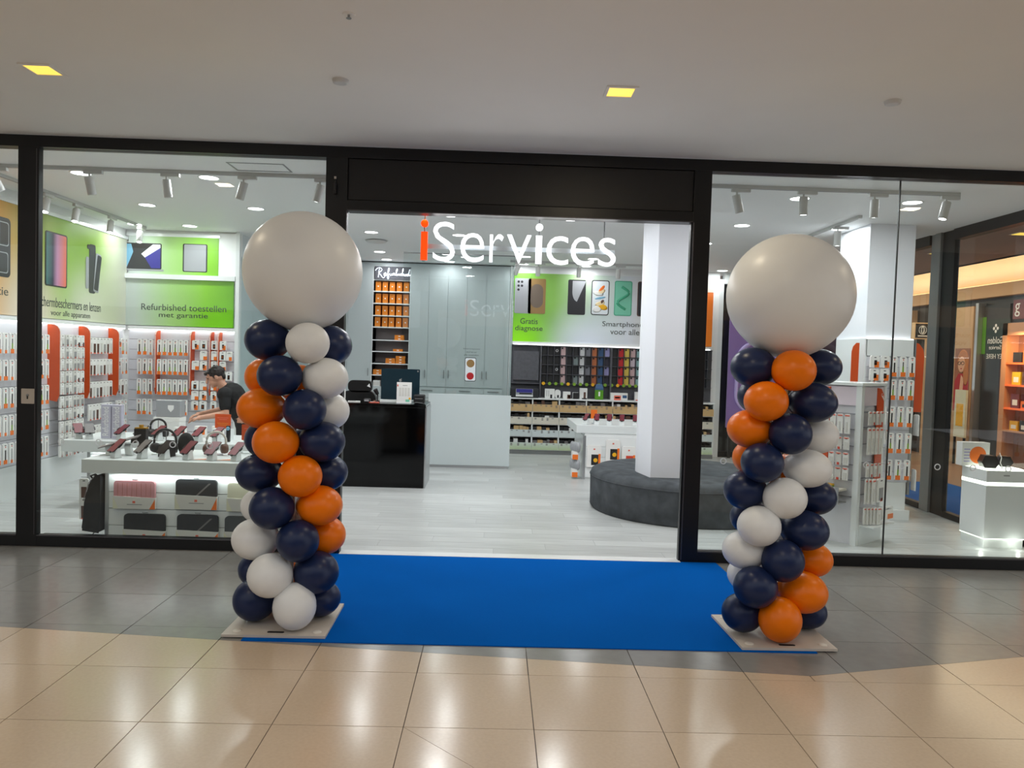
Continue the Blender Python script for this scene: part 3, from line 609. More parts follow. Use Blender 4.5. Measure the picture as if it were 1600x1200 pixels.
pp = MB(); pp.prism(rrect(.15,.62,.03),0,.003,'pr_black',TY(3.5,2.66)); pp.prism(rrect(.13,.5,.02),.003,.005,'pr_silver',TY(3.62,2.62)@Matrix.Rotation(-.12,4,'Z')); pp.prism(rrect(.1,.46,.02),.005,.007,'pr_black',TY(3.63,2.62)@Matrix.Rotation(-.2,4,'Z')); pp.prism(rrect(.07,.4,.02),.003,.004,'pr_silver',TY(3.38,2.6)); pp.lathe([(.03,.003),(.03,.005)],'pr_black',12,TY(3.4,2.93),False); pp.build('printed_phone', ar)
pd = MB(); pd.prism(rrect(.5,.62,.05),0,.003,'pr_black',TY(1.6,2.69)); pd.prism(rrect(.44,.25,.03),.003,.004,'pr_silver',TY(1.6,2.83)); pd.prism(rrect(.42,.23,.03),.004,.005,'pr_black',TY(1.6,2.83)); pd.prism(rrect(.42,.22,.03),.003,.004,'pr_silver',TY(1.6,2.53)); pd.prism(rrect(.4,.2,.03),.004,.005,'pr_black',TY(1.6,2.53)); pd.build('printed_phone', ar)
text('lettering','Schermbeschermers en lenzen','ink',ar,(XL+.03,2.36,2.12),(0,1,0),(0,0,1),1.36,.115,.002)
text('lettering','voor alle apparaten','ink',ar,(XL+.03,2.6,2.005),(0,1,0),(0,0,1),.86,.085,.002)
text('lettering','reparatie','ink',ar,(XL+.03,1.2,2.16),(0,1,0),(0,0,1),.62,.11,.002)
# rear art in two tiers
ra = tag(MB().box(-5.42,-3.93,4.40,4.44,1.985,2.635,'rear_art').box(-5.40,-4.15,4.415,4.44,2.70,3.23,'rear_art').build('wall_art'),'bright green two-tier wall art with a laptop, above the slat wall behind the person','wall art')
MB().box(-5.43,-3.9,4.36,4.44,2.635,2.70,'gloss_white').box(-4.15,-3.9,4.42,4.44,2.70,3.3,'shop_white').box(-5.43,-4.13,4.41,4.44,3.23,3.27,'gloss_white').build('ledge', ra)
lp = MB(); T = TXZ(-5.22,4.415,2.95); lp.prism(rrect(.56,.36,.02),0,.003,'pr_black',T)
lp.add([(-.265,-.165,.004),(-.05,-.165,.004),(-.14,.165,.004),(-.265,.165,.004)],[(0,1,2,3)],'pr_sky',False,T); lp.add([(-.2,-.165,.0045),(.14,-.165,.0045),(0,.03,.0045),(-.1,.08,.0045)],[(0,1,2,3)],'pr_black',False,T); lp.add([(.0,.03,.005),(.16,.165,.005),(.265,.165,.005),(.265,.12,.005),(.05,-.02,.005)],[(0,1,2,3,4)],'pr_white',False,T); lp.add([(.14,-.165,.0048),(.265,-.165,.0048),(.265,.12,.0048),(.05,-.02,.0048)],[(0,1,2,3)],'pr_blue',False,T)
lp.box(-5.53,-4.91,4.41,4.414,2.745,2.768,'pr_silver'); lp.build('printed_laptop', ra)
pphone(ra,.34,.39,TXZ(-4.475,4.415,2.945),'pr_black','printed_phone',.02,'pr_silver')
text('lettering','Refurbished toestellen','ink',ra,(-5.205,4.40,2.2),(1,0,0),(0,0,1),1.18,.09,.002); text('lettering','met garantie','ink',ra,(-4.96,4.40,2.085),(1,0,0),(0,0,1),.68,.085,.002)
gp = struct(obj('window_6', None)); MB().box(-3.87,-3.86,4.4,7.2,1.05,3.0,'glass_green').build('pane', gp); MB().box(-3.89,-3.84,4.36,4.42,0,ZC,'gloss_white').build('post', gp); MB().box(-3.87,-3.8,4.42,7.2,0,1.05,'gloss_white').build('dado', gp)
# ================================================================== FRONT DEMO TABLE
TH = .72
def table(label, x0, x1, y0, y1, th, panel):
    t = thing('demo_table', label, 'table', ((x0+x1)/2,(y0+y1)/2,0)); a,b = (x1-x0)/2,(y1-y0)/2
    MB().box(-a,a,-b,b,th-.12,th-.0015,'lam_white').build('table_top', t, bevel=.004)
    px0,px1 = panel[0]-(x0+x1)/2, panel[1]-(x0+x1)/2
    n = 4; z0,z1 = .02, th-.12
    hs = [z0,.125,.273,.42,.573,z1]
    for i in range(5): MB().box(px0+.03,px1-.03,-b+.1,-b+.115,hs[i]+.003,hs[i+1]-.003,'gloss_white').build('slat_board', t)
    MB().box(px0+.03,px1-.03,-b+.117,-b+.13,z0,z1,'grey_metal').build('backing', t)
    for x in (px0,px1-.03): MB().box(x,x+.03,-b+.09,-b+.13,0,z1,'steel').build('leg', t)
    MB().box(px0,px1,b-.13,b-.1,0,z1,'gloss_white').box(px0,px0+.03,-b+.13,b-.13,.05,z1,'gloss_white').box(px1-.03,px1,-b+.13,b-.13,.05,z1,'gloss_white').build('side_panel', t)
    MB().box(px0+.05,px1-.05,-b+.05,-b+.07,th-.126,th-.121,'led_soft').build('light_strip', t); light('under_light','AREA',1.9,(.92,1,.97),t,((px0+px1)/2,-b+.055,th-.13),px1-px0-.1,aim=(0,.55,-1),shape='RECTANGLE',sy=.03)
    return t
table('white demo table by the tall glass pane, laptop sleeves hanging on its front',-3.77,-1.95,.2,1.0,.715,(-3.61,-2.05))
t2_ = table('white demo table further inside, in front of the bending person',-4.62,-2.5,1.4,2.25,.725,(-4.4,-2.6))
PX = {}
def phone_stand(x, y, z, label, group, rz=0, m='maroon', w=.078, h=.155, tilt=.6, stand=.085):
    """phone lying tilted on a slanted white security stand; faces the shop, back to the viewer"""
    t = thing('phone_on_stand', label, 'phone display', (x,y,z), rz, group)
    b = MB(); T = Matrix(((1,0,0,0),(0,0,1,0),(0,1,0,0),(0,0,0,1)))
    b.add([(-.035,-.03,0),(.035,-.03,0),(.035,.04,0),(-.035,.04,0),(-.028,-.012,stand),(.028,-.012,stand),(.028,.03,stand+.02),(-.028,.03,stand+.02)],[(3,2,1,0),(4,5,6,7),(0,1,5,4),(1,2,6,5),(2,3,7,6),(3,0,4,7)],'lam_white')
    b.build('stand', t, bevel=.004)
    R = Matrix.Translation((0,.012,stand+.022)) @ Matrix.Rotation(tilt,4,'X')
    p = MB(); p.prism(rrect(w,h,.01),-.005,.003,'ph_black',R); p.prism(rrect(w*.95,h*.97,.009),.003,.0045,m,R); p.build('phone', t)
    MB().box(-w/2-.008,-w/2+.006,-.02,.015,-.009,.008,'ph_black',R).box(w/2-.006,w/2+.008,-.02,.015,-.009,.008,'ph_black',R).box(-.01,.01,-h/2-.006,-h/2+.006,-.009,.007,'ph_black',R).build('clamp', t)
    return t
g = 'phones on stands along the front of the near demo table'
for k,(x,m,rz) in enumerate(((-3.545,'maroon',-.25),(-3.315,'ph_grey',-.25),(-3.12,'ph_black',-.1),(-2.915,'maroon',-.2),(-2.705,'maroon',-.05),(-2.495,'maroon',-.15),(-2.28,'maroon',-.1),(-2.07,'maroon',-.1))):
    phone_stand(x,.33,.715,'%s phone tilted on a white stand, %s along the near table edge' % ({'maroon':'dark red','ph_grey':'grey-red','ph_black':'black'}[m],ORD[k]),g,rz-.3,m,.095,.16,.68)
# long thin tablet leaning on two stands
t = thing('tablet_on_stand','thin grey tablet tilted on two white stands at the table corner by the black post','tablet',(-3.60,.52,.715),.2)
for x in (-.07,.09):
    b = MB(); b.add([(x-.03,-.05,0),(x+.03,-.05,0),(x+.03,.03,0),(x-.03,.03,0),(x-.05,-.02,.08),(x+.0,-.02,.08),(x+.0,.02,.1),(x-.05,.02,.1)],[(3,2,1,0),(4,5,6,7),(0,1,5,4),(1,2,6,5),(2,3,7,6),(3,0,4,7)],'lam_white'); b.build('stand', t, bevel=.004)
MB().prism(rrect(.34,.16,.012),-.004,.004,'ph_grey',Matrix.Translation((-.0,0,.12))@Matrix.Rotation(-.3,4,'Y')@Matrix.Rotation(.06,4,'X')).build('tablet', t)
MB().box(-.02,.02,-.03,.03,.085,.118,'ph_black').box(.1,.14,-.03,.03,.11,.145,'ph_black').build('clamp', t)
g = 'phones on stands on the inner demo table'
for k,(x,m,rz) in enumerate(((-4.51,'maroon',.9),(-4.40,'ph_grey',.8),(-4.08,'maroon',-.3),(-3.885,'ph_grey',-.35),(-3.70,'maroon',-.3),(-3.49,'maroon',-.2),(-3.29,'maroon',-.2),(-3.1,'maroon',-.2))):
    phone_stand(x,1.53,.725,'%s phone on a white stand, %s along the inner table' % ({'maroon':'dark red','ph_grey':'grey-red'}[m],ORD[k]),g,rz-.2,m,.092,.155,.6)
# two tall lilac-white refurbished pillars
for x,l in ((-4.265,'nearer the art wall'),(-4.155,'nearer the black speaker')):
    t = thing('refurbished_sign','tall narrow white sign box with upright lettering, %s' % l,'sign',(x,1.62,.725))
    MB().box(-.05,.05,-.03,.03,0,.355,'lilac_board').build('sign_box', t, bevel=.004); text('lettering','Refurbished','white_ink',t,(.028,-.03,.03),(0,0,1),(-1,0,0),.3,.062,.003)
# gear on the near table
t = thing('camera_gimbal','tall black gadget box with gold cap and tapering black foot on the near table','gadget',(-3.49,.70,.715))
MB().box(-.055,.055,-.03,.03,.105,.222,'dark').build('body', t, bevel=.004); MB().box(-.05,.055,-.028,.028,.222,.234,'gold').cyl((.0,0,.234),(.0,0,.258),.02,'gold').build('gold_cap', t, bevel=.002)
MB().add([(.0,-.02,0),(.05,-.02,0),(.05,.02,0),(.0,.02,0),(-.02,-.02,.105),(.05,-.02,.105),(.05,.02,.105),(-.02,.02,.105)],[(3,2,1,0),(4,5,6,7),(0,1,5,4),(1,2,6,5),(2,3,7,6),(3,0,4,7)],'dark').build('foot', t)
def headphones(x, y, z, l, m, m2, R=.088, rz=0):
    t = thing('headphones', l, 'headphones', (x,y,z), rz)
    arc = [(R*math.cos(a),0,.13+R*math.sin(a)) for a in [PI*(.0+k/16) for k in range(17)]]
    MB().tube([(R,0,.08)]+arc+[(-R,0,.08)],.011,m).build('headband', t)
    for s in (-1,1):
        e = MB(); T = Matrix.Translation((s*R*.86,-.005,.06))@Matrix.Rotation(s*.5,4,'Z')@Matrix.Rotation(PI/2,4,'Y')
        e.lathe([(.02,-.03),(.042,-.024),(.046,0),(.042,.024),(.02,.03)],m2,20,T); e.build('ear_cup', t)
    MB().cyl((0,.02,.0),(0,.02,.21),.004,'grey_metal').cyl((0,.02,0),(0,.02,.006),.06,'acrylic').build('display_stand', t)
    return t
headphones(-3.235,.62,.715,'black over-ear headphones standing on the near table','headphone','headphone',.1)
headphones(-2.785,.66,.715,'off-white wire-framed headphones standing on the near table','hp_white','pk_brown',.085,.2)
t = thing('headphone_case','upright rounded black headphone case on the near table','case',(-3.02,.56,.715))
MB().ell((0,0,.105),.075,.04,.105,'bag_black',None,20,14).build('shell', t); MB().tube([(.076*math.cos(a),-.0,.105+.106*math.sin(a)) for a in [2*PI*k/24 for k in range(25)]],.003,'ph_grey',6).build('zip', t)
t = thing('loudspeaker','black knobbly loudspeaker with a round cone beside the black headphones','loudspeaker',(-3.17,.5,.715))
MB().prism([(-.06,-.05),(.05,-.06),(.07,.04),(-.05,.05)],0,.11,'dark').build('body', t, bevel=.012); MB().lathe([(.04,0),(.03,.004),(.012,-.0)],'ph_grey',20,TXZ(0,-.056,.055)).build('cone', t)
for x,w,l in ((-2.80,.16,'orange and white leaflet lying on the near table, nearer the headphone case'),(-2.6,.13,'orange and white leaflet lying on the near table, nearer the balloons')):
    t = thing('leaflet', l, 'leaflet', (x,.36,.7155), .15); MB().box(-w/2,w/2,-.05,.06,0,.004,'card').build('sheet', t); MB().add([(-w/2,-.045,.0045),(w*.45,-.045,.0045),(w*.45,.03,.0045)],[(0,1,2)],'pk_orange').build('print', t)
def promo(x, y, z, l, h=.15, w=.17):
    t = thing('promo_sign', l, 'sign', (x,y,z), -.05)
    MB().prism(rrect(w,h,.006),0,.006,'orange_fin',TXZ(0,0,h/2+.008)).build('board', t); MB().box(-w*.35,w*.35,-.03,.03,0,.008,'acrylic').build('foot', t)
    b = MB()
    for r,ww in ((.72,.7),(.6,.5),(.32,.7),(.2,.55)): b.box(-w*ww/2,w*ww/2,-.0075,-.006,.008+h*r,.008+h*(r+.05),'box_orange' if r<.5 else 'pk_logo')
    b.build('print', t)
promo(-2.53,.85,.83,'orange promo board raised on the near table, half behind the balloon column'); 
t = thing('display_riser','low clear riser under the orange promo board','riser',(-2.53,.85,.715)); MB().box(-.1,.1,-.05,.05,.1,.112,'lam_white').box(-.1,-.09,-.05,.05,0,.1,'lam_white').box(.09,.1,-.05,.05,0,.1,'lam_white').build('riser', t)
promo(-3.12,1.78,.84,'orange promo board on the inner table in front of the person')
t = thing('display_riser','low riser under the inner orange promo board','riser',(-3.12,1.78,.725)); MB().box(-.1,.1,-.05,.05,.1,.115,'lam_white').box(-.1,-.09,-.05,.05,0,.1,'lam_white').box(.09,.1,-.05,.05,0,.1,'lam_white').build('riser', t)
# things on the inner table
t = thing('gift_box','grey carton with a white shield mark, on the inner table','box',(-3.79,2.05,.931)); MB().box(-.13,.13,-.07,.07,0,.18,'pr_silver').build('carton', t, bevel=.003); b = MB(); b.prism([(0,-.045),(.032,-.01),(.032,.03),(-.032,.03),(-.032,-.01)],0,.001,'white_ink',TXZ(.03,-.07,.1)); b.build('shield_mark', t)
t = thing('white_box','white carton under the grey shield carton on the inner table','box',(-3.79,2.03,.725)); MB().box(-.14,.14,-.09,.09,0,.203,'box_white').build('carton', t, bevel=.003); MB().box(-.142,.142,-.092,.092,.16,.204,'card').build('lid', t, bevel=.003)
for x,y,l,m in ((-3.42,1.95,'small white package with orange print on the inner table','pk_orange'),(-3.25,2.0,'small white package with grey print on the inner table','pk_grey'),(-3.58,1.8,'small white package with red print on the inner table','pk_red')):
    t = thing('small_package', l, 'package', (x,y,.725), .1); MB().box(-.06,.06,-.03,.03,0,.12,'card').build('carton', t, bevel=.002); MB().box(-.02,.05,-.0315,-.03,.03,.1,m).build('print', t)
t = thing('lens_gadget','black stick-shaped camera with a round eye on the inner table','gadget',(-3.0,1.6,.725)); MB().box(-.02,.02,-.015,.015,0,.17,'ph_black').build('body', t, bevel=.006); MB().lathe([(.02,0),(.014,.008)],'pr_sky',16,TXZ(0,-.015,.14)).build('eye', t)
headphones(-3.78,1.72,.725,'dark headphones lying low on the inner table before the white carton','headphone','headphone',.075,.4)
# ---- laptop sleeves on the front of the near table
def sleeve(x, ztop, h, l, m, ribs=False, w=.365, fold=False):
    t = thing('laptop_sleeve', l, 'laptop sleeve', (x,.278,ztop)); y = 0
    MB().prism(rrect(w-.01,h,.03,5,0,-h/2),-.012,.014,m,TXZ(0,0,0)).build('pouch', t, bevel=.006)
    if ribs:
        b = MB()
        for k in range(1,9): b.box(-w/2+k*w/9-.0015,-w/2+k*w/9+.0015,-.0165,-.014,-h*.98,-.02,'skin_red')
        b.build('stitched_rib', t)
    if fold: MB().add([(-.02,-.0162,-.155),(.0,-.0162,-.155),(.13,-.0162,-.03),(.11,-.0162,-.03)],[(0,1,2,3)],'ph_grey').build('crease', t)
    zc = -.135 if h > .2 else -.11
    s = MB(); s.prism([(-w/2,-h-.0),(w/2,-h),(w/2,zc-.012),(0,zc-.005),(-w/2,zc)],-.018,.019,'card_grey',TXZ(0,0,0)); s.build('paper_band', t)
    MB().box(-.012,.012,-.02,-.019,zc-.06,zc-.04,'pk_logo').box(-.06,.07,-.02,-.019,zc-.075,zc-.068,'pk_grey').build('printed_mark', t)
    MB().add([(w/2-.05,-.0195,-h),(w/2,-.0195,-h),(w/2,-.0195,zc-.02)],[(0,1,2)],'pk_orange').add([(-w/2,-.0195,-h),(-w/2+.05,-.0195,-h),(-w/2,-.0195,zc-.005)],[(0,1,2)],'bag_cream').build('corner_print', t)
    MB().box(-.025,.015,-.001,.0205,.008,.012,'steel').box(-.025,-.021,-.001,.003,.0,.02,'steel').build('price_hook', t)
sleeve(-3.345,.525,.245,'pink ribbed laptop sleeve in a paper band on the near table front','bag_pink',True)
sleeve(-2.81,.55,.262,'charcoal laptop sleeve with a diagonal crease, upper row of the near table front','bag_char',False,.365,True)
sleeve(-2.36,.53,.25,'cream laptop sleeve, upper row, half hidden by the balloon column','bag_cream')
sleeve(-3.255,.235,.21,'plain black laptop sleeve, lower row of the near table front, nearest the backpack','bag_black')
sleeve(-2.795,.24,.215,'charcoal laptop sleeve with a diagonal crease, lower row of the near table front','bag_char',False,.365,True)
sleeve(-2.38,.235,.21,'grey laptop sleeve, lower row, half hidden by the balloon column','bag_grey')
# backpack on the table side
t = thing('backpack','black backpack hanging at the end of the near table beside the black post','backpack',(-3.70,.36,.08))
def fnb(x,y,z): return x*(1-.25*max(0,z)**2), y, z
b = MB(); b.prism([(-.085,0),(.06,-.02),(.068,.2),(.066,.49),(.02,.49),(-.03,.41),(-.07,.25)],-.11,.11,'bag_black',TXZ(0,0,0)); b.build('bag_body', t, bevel=.035, seg=4)
MB().prism([(-.10,.02),(-.07,.0),(-.05,.22),(-.075,.22)],-.09,.09,'bag_char',TXZ(0,0,0)).build('front_pocket', t, bevel=.012)
MB().tube([(-.01,-.08,.45),(-.02,-.1,.48),(.02,-.1,.495),(.04,-.08,.47)],.008,'bag_black').build('carry_loop', t); MB().tube([(.03,-.1,.0),(.01,-.12,-.03),(.05,-.12,-.05),(.03,-.1,-.07)],.006,'bag_black').build('strap_end', t); MB().tube([(-.075,-.112,.26),(-.03,-.114,.42),(.02,-.114,.48)],.003,'ph_grey',6).build('zip', t)
for k,z in enumerate((.42,.24)):
    pack('case',0,(-4.06,.8,z),0,'orange-footed pack hanging at the outer end of the near table, %s of two' % ('upper' if k==0 else 'lower'),'packs at the outer end of the near table')
hk = thing('hook_arm','thin steel hook arm holding packs at the outer end of the near table','hook',(-3.77,.82,.45)); MB().cyl((.02,0,0),(-.33,0,0),.004,'steel').cyl((.02,0,-.18),(-.33,0,-.18),.004,'steel').build('arm', hk)
# ================================================================== PERSON
def remesh(b, name, parent, vox, sm=4):
    o = b.build(name, parent, mods=[('REMESH',dict(mode='VOXEL',voxel_size=vox,use_smooth_shade=True)),('SMOOTH',dict(factor=.5,iterations=sm))])
    return o
pe = thing('person','young person with short dark hair and black t-shirt bending over the inner table','person',(-3.15,2.72,0))
O = Vector((-3.15,2.72,0)); P = lambda x,y,z: Vector((x,y,z))-O
pel=P(-3.17,2.74,.86); wst=P(-3.25,2.72,1.0); chs=P(-3.345,2.69,1.14); nk=P(-3.415,2.66,1.225); hd=P(-3.515,2.62,1.355)
nsh=P(-3.365,2.50,1.165); fsh=P(-3.42,2.85,1.175); nel=P(-3.33,2.45,.945); nwr=P(-3.575,2.38,.90); fel=P(-3.50,2.86,.96); fwr=P(-3.68,2.62,.92)
fx = Vector((-.87,-.28,-.40)).normalized(); fy = Vector((.28,-.96,0)).normalized(); fy = (fy - fx*fy.dot(fx)).normalized(); fz = fx.cross(fy)
if fz.z < 0: fy = -fy; fz = fx.cross(fy)
HT = Matrix((fx,fy,fz)).transposed().to_4x4(); HT.translation = hd
b = MB(); m = 'skin'
b.capsule(pel+Vector((0,-.09,-.02)),pel+Vector((0,.09,-.02)),.115,.115,m); b.capsule(pel,wst,.135,.125,m); b.capsule(wst,chs,.125,.14,m); b.capsule(chs,nk,.13,.07,m)
b.capsule(nsh,fsh,.07,.07,m); b.capsule(nk,hd+fz*-.06-fx*.02,.058,.052,m)
b.capsule(nsh,nel,.05,.04,m); b.capsule(nel,nwr,.042,.027,m); b.capsule(fsh,fel,.05,.04,m); b.capsule(fel,fwr,.042,.027,m)
for hip,kn,an,ft in ((pel+Vector((.0,-.09,-.04)),P(-3.18,2.62,.46),P(-3.06,2.62,.09),P(-3.22,2.60,.045)),(pel+Vector((0,.09,-.04)),P(-3.10,2.84,.46),P(-2.94,2.84,.09),P(-3.10,2.83,.045))):
    b.capsule(hip,kn,.092,.06,m); b.capsule(kn,an,.058,.04,m); b.capsule(an,ft,.042,.038,m)
# head with a face
b.ell((-.012,0,.02),.098,.076,.1,m,HT,20,14); b.ell((.028,0,-.045),.062,.055,.062,m,HT,16,10); b.ell((.066,0,-.088),.022,.026,.018,m,HT,10,8)
b.capsule(HT@Vector((.088,0,.02)),HT@Vector((.112,0,-.022)),.009,.014,m); b.ell((.088,0,-.055),.012,.024,.008,m,HT,10,6); b.ell((.084,0,.038),.014,.05,.012,m,HT,10,6)
for s in (-1,1): b.ell((-.012,s*.077,-.002),.02,.01,.032,m,HT,10,8)
def hand(wr, d, side, curl):
    d = d.normalized(); up = Vector((0,0,1)); sd = d.cross(up).normalized()*side; up = sd.cross(d)*(1 if sd.cross(d).z>0 else -1)
    pc = wr+d*.05; b.capsule(wr,wr+d*.03,.027,.03,m)
    for k,l in enumerate((.066,.075,.07,.055)):
        r0 = wr+d*.03+sd*((k-1.5)*.017); kn = wr+d*.085+sd*((k-1.5)*.019)
        b.capsule(r0,kn,.0145,.0115,m)
        a = d*math.cos(curl)-up*math.sin(curl); mid = kn+a*l*.55; a2 = d*math.cos(curl*2)-up*math.sin(curl*2); tip = mid+a2*l*.5
        b.capsule(kn,mid,.0098,.0088,m); b.capsule(mid,tip,.0088,.0072,m)
    th0 = wr+d*.025-sd*.024; th1 = th0+d*.035-sd*.022-up*.012; th2 = th1+d*.032-sd*.004-up*.012
    b.capsule(th0,th1,.0135,.011,m); b.capsule(th1,th2,.0105,.0085,m)
hand(nwr, Vector((-.95,-.1,-.18)), 1, .35); hand(fwr, Vector((-.75,-.55,-.25)), -1, .5)
body = remesh(b,'body',pe,.0052,3)
e = MB()
for s in (-1,1): e.ell((.079,s*.031,.016),.008,.013,.006,'eye',HT,10,6)
e.build('eyes', pe)
e = MB(); e.ell((.0985,0,-.056),.004,.02,.004,'skin_red',HT,10,6); e.build('lips', pe)
h = MB()
h.ell((-.028,0,.045),.098,.087,.085,'hair',HT,22,14)
rnd = random.Random(3)
for k in range(60):
    a = rnd.uniform(0,2*PI); q = rnd.uniform(.0,1.0); x = -.03+.095*math.cos(a)*(1-q*.3); y = .082*math.sin(a)*(1-q*.3); z = .035+.095*q*(1-.3*abs(math.cos(a)))
    if x > .05: z = max(z,.085)
    h.ell((x,y,z),rnd.uniform(.014,.026),rnd.uniform(.012,.02),rnd.uniform(.012,.02),'hair',HT,8,6)
for k in range(8): h.ell((.055+rnd.uniform(0,.03),(k-3.5)*.018,.075+rnd.uniform(-.008,.012)),.026,.012,.013,'hair',HT,8,6)
for s in (-1,1): h.capsule(HT@Vector((.015,s*.078,.03)),HT@Vector((.012,s*.079,-.012)),.009,.005,'hair')
h.ell((-.085,0,-.01),.03,.06,.05,'hair',HT,12,8)
remesh(h,'hair',pe,.006,1)
t = MB(); m = 'tee'
t.capsule(pel+Vector((-.01,0,.03)),wst,.155,.146,m); t.capsule(pel+Vector((-.01,-.06,.03)),pel+Vector((-.01,.06,.03)),.125,.125,m); t.capsule(wst,chs,.146,.16,m); t.capsule(chs,nk+(chs-nk)*.25,.15,.085,m); t.capsule(nsh,fsh,.085,.085,m)
t.capsule(nsh,nsh+(nel-nsh)*.62,.072,.066,m); t.capsule(fsh,fsh+(fel-fsh)*.62,.072,.066,m)
remesh(t,'t_shirt',pe,.008,4)
lg = tag(MB().box(-.012,.012,-.001,0,-.004,.004,'white_ink').build('chest_logo', pe, (chs.x-.055,chs.y-.158,chs.z-.02)),None,None)
t = MB(); m = 'jeans'
t.capsule(pel+Vector((0,-.08,-.03)),pel+Vector((0,.08,-.03)),.125,.125,m)
for hip,kn,an in ((pel+Vector((.0,-.09,-.04)),P(-3.18,2.62,.46),P(-3.07,2.62,.1)),(pel+Vector((0,.09,-.04)),P(-3.10,2.84,.46),P(-2.95,2.84,.1))):
    t.capsule(hip,kn,.105,.074,m); t.capsule(kn,an,.072,.058,m)
remesh(t,'trousers',pe,.01,4)
for an,ft in ((P(-3.06,2.62,.05),P(-3.24,2.60,.04)),(P(-2.94,2.84,.05),P(-3.12,2.83,.04))):
    s = MB(); s.capsule(an,ft,.05,.042,'dark'); remesh(s,'shoe',pe,.01,2)
# ================================================================== COUNTER AND CABINETS
cb = thing('wall_cabinets','tall white cabinets with slim grey handles along the rear wall','cabinet',(-3.84,7.67,0))
def door(x0, x1, z0, z1, hs=None):
    d = MB().box(x0+.002,x1-.002,-.42,-.4,z0+.002,z1-.002,'cab').build('door', cb)
    if hs is not None: MB().box(hs-.006,hs+.006,-.445,-.42,1.28,1.42,'grey_metal').build('handle', d, bevel=.003)
    return d
X0 = -3.84
MB().box(0,1.405,-.4,-.002,.0,3.3,'cab').box(2.05,3.835,-.4,-.002,0,3.3,'cab').box(1.405,2.05,-.4,-.002,0,1.06,'cab').box(1.405,2.05,-.03,-.002,1.06,3.3,'cab_in').box(1.395,1.405,-.42,-.002,1.06,3.2,'gloss_white').box(2.05,2.06,-.42,-.002,1.06,3.2,'gloss_white').box(1.405,2.05,-.4,-.002,3.2,3.3,'cab').build('carcass', cb)
xs = [0,.34,.68,.96,1.395]; 
for a,c,hh in zip(xs,xs[1:],(None,.62,.74,1.34)): door(a,c,1.12,3.18,hh)
for a,c,hh in zip((2.06,2.39,2.73,3.07,3.41),(2.39,2.73,3.07,3.41,3.75),(2.35,2.69,2.77,3.37,3.45)): door(a,c,1.12,3.18,hh)
for a,c in ((.96,1.395),(1.405,2.05),(2.06,2.73),(2.73,3.41),(3.41,3.75)):
    for k in range(3):
        d = MB().box(a+.003,c-.003,-.42,-.4,1.105-.19*(k+1)+.006,1.105-.19*k-.006,'cab').build('drawer', cb)
        MB().box((a+c)/2-.1,(a+c)/2+.1,-.435,-.42,1.105-.19*k-.06,1.105-.19*k-.045,'grey_metal').build('handle', d)
SZ = [1.085,1.30,1.505,1.72,1.925,2.155,2.36,2.575,2.79,2.995]
for z in SZ: MB().box(1.405,2.05,-.4,-.03,z-.012,z+.006,'gloss_white').build('shelf', cb)
bx = lambda w,h,d,m: MB().box(-w/2,w/2,-d/2,d/2,0,h,m)
obm = MB().box(-.047,.047,-.09,.09,0,.17,'box_orange').box(-.012,.012,-.0912,-.09,.075,.095,'card').box(-.047,.047,-.0905,-.09,.0,.01,'tan_drawer').mesh('phone_box')
RWN = {5:'fourth orange row',6:'third orange row',7:'second orange row',8:'top orange row'}
for r in (5,6,7,8):
    for k in range(5):
        o = obj('phone_box', obm, None, (X0+1.405+.075+k*.125+random.uniform(-.004,.004), 7.40, SZ[r]+.006), random.uniform(-.02,.02))
        tag(o,'upright orange phone box, %s along the %s' % (ORD[k],RWN[r]),'box','orange boxes standing on the refurbished shelf')
flat = MB().box(-.085,.085,-.06,.06,0,.045,'box_orange').box(-.02,.02,-.0612,-.06,.015,.03,'card').mesh('phone_box')
def flatbox(x, r, n, l):
    for q in range(n):
        o = obj('phone_box', flat, None, (X0+1.405+x, 7.37, SZ[r]+.006+q*.0455)); o.scale = (.97 if q%2 else 1,1,1)
        tag(o, 'flat orange box, %s, %s from its bottom' % (l, ORD[q]),'box','flat orange boxes on the refurbished shelf')
flatbox(.47,4,2,'pile under the upright boxes'); flatbox(.555+.0,4,0,''); 
flatbox(.45,3,1,'alone on its shelf'); 
for k in range(2): flatbox(.32+k*.18,2,2+k%2,'beside the black tray, %s pile' % ORD[k])
for k in range(3): flatbox(.1+k*.19,1,2 if k!=1 else 1,'on the shelf behind the monitor, %s pile' % ORD[k])
tag(MB().box(-.09,.09,-.06,.06,0,.02,'dark').build('tray', None, (X0+1.405+.12,7.37,SZ[2]+.006)),'flat black tray beside orange boxes on the refurbished shelf','tray')
tag(MB().box(-.06,.06,-.06,.06,0,.11,'box_white').box(-.05,.05,-.061,-.06,.02,.08,'card_grey').build('small_box', None, (X0+1.405+.08,7.37,SZ[0]+.006), bevel=.002),'small white box on the lowest refurbished shelf by the office chair','box')
tag(MB().box(-.03,.03,-.06,.06,0,.09,'box_orange').box(-.02,.02,-.061,-.06,.02,.07,'card').build('small_box', None, (X0+1.405+.25,7.37,SZ[0]+.006)),'small orange box on the lowest refurbished shelf beside the monitor','box')
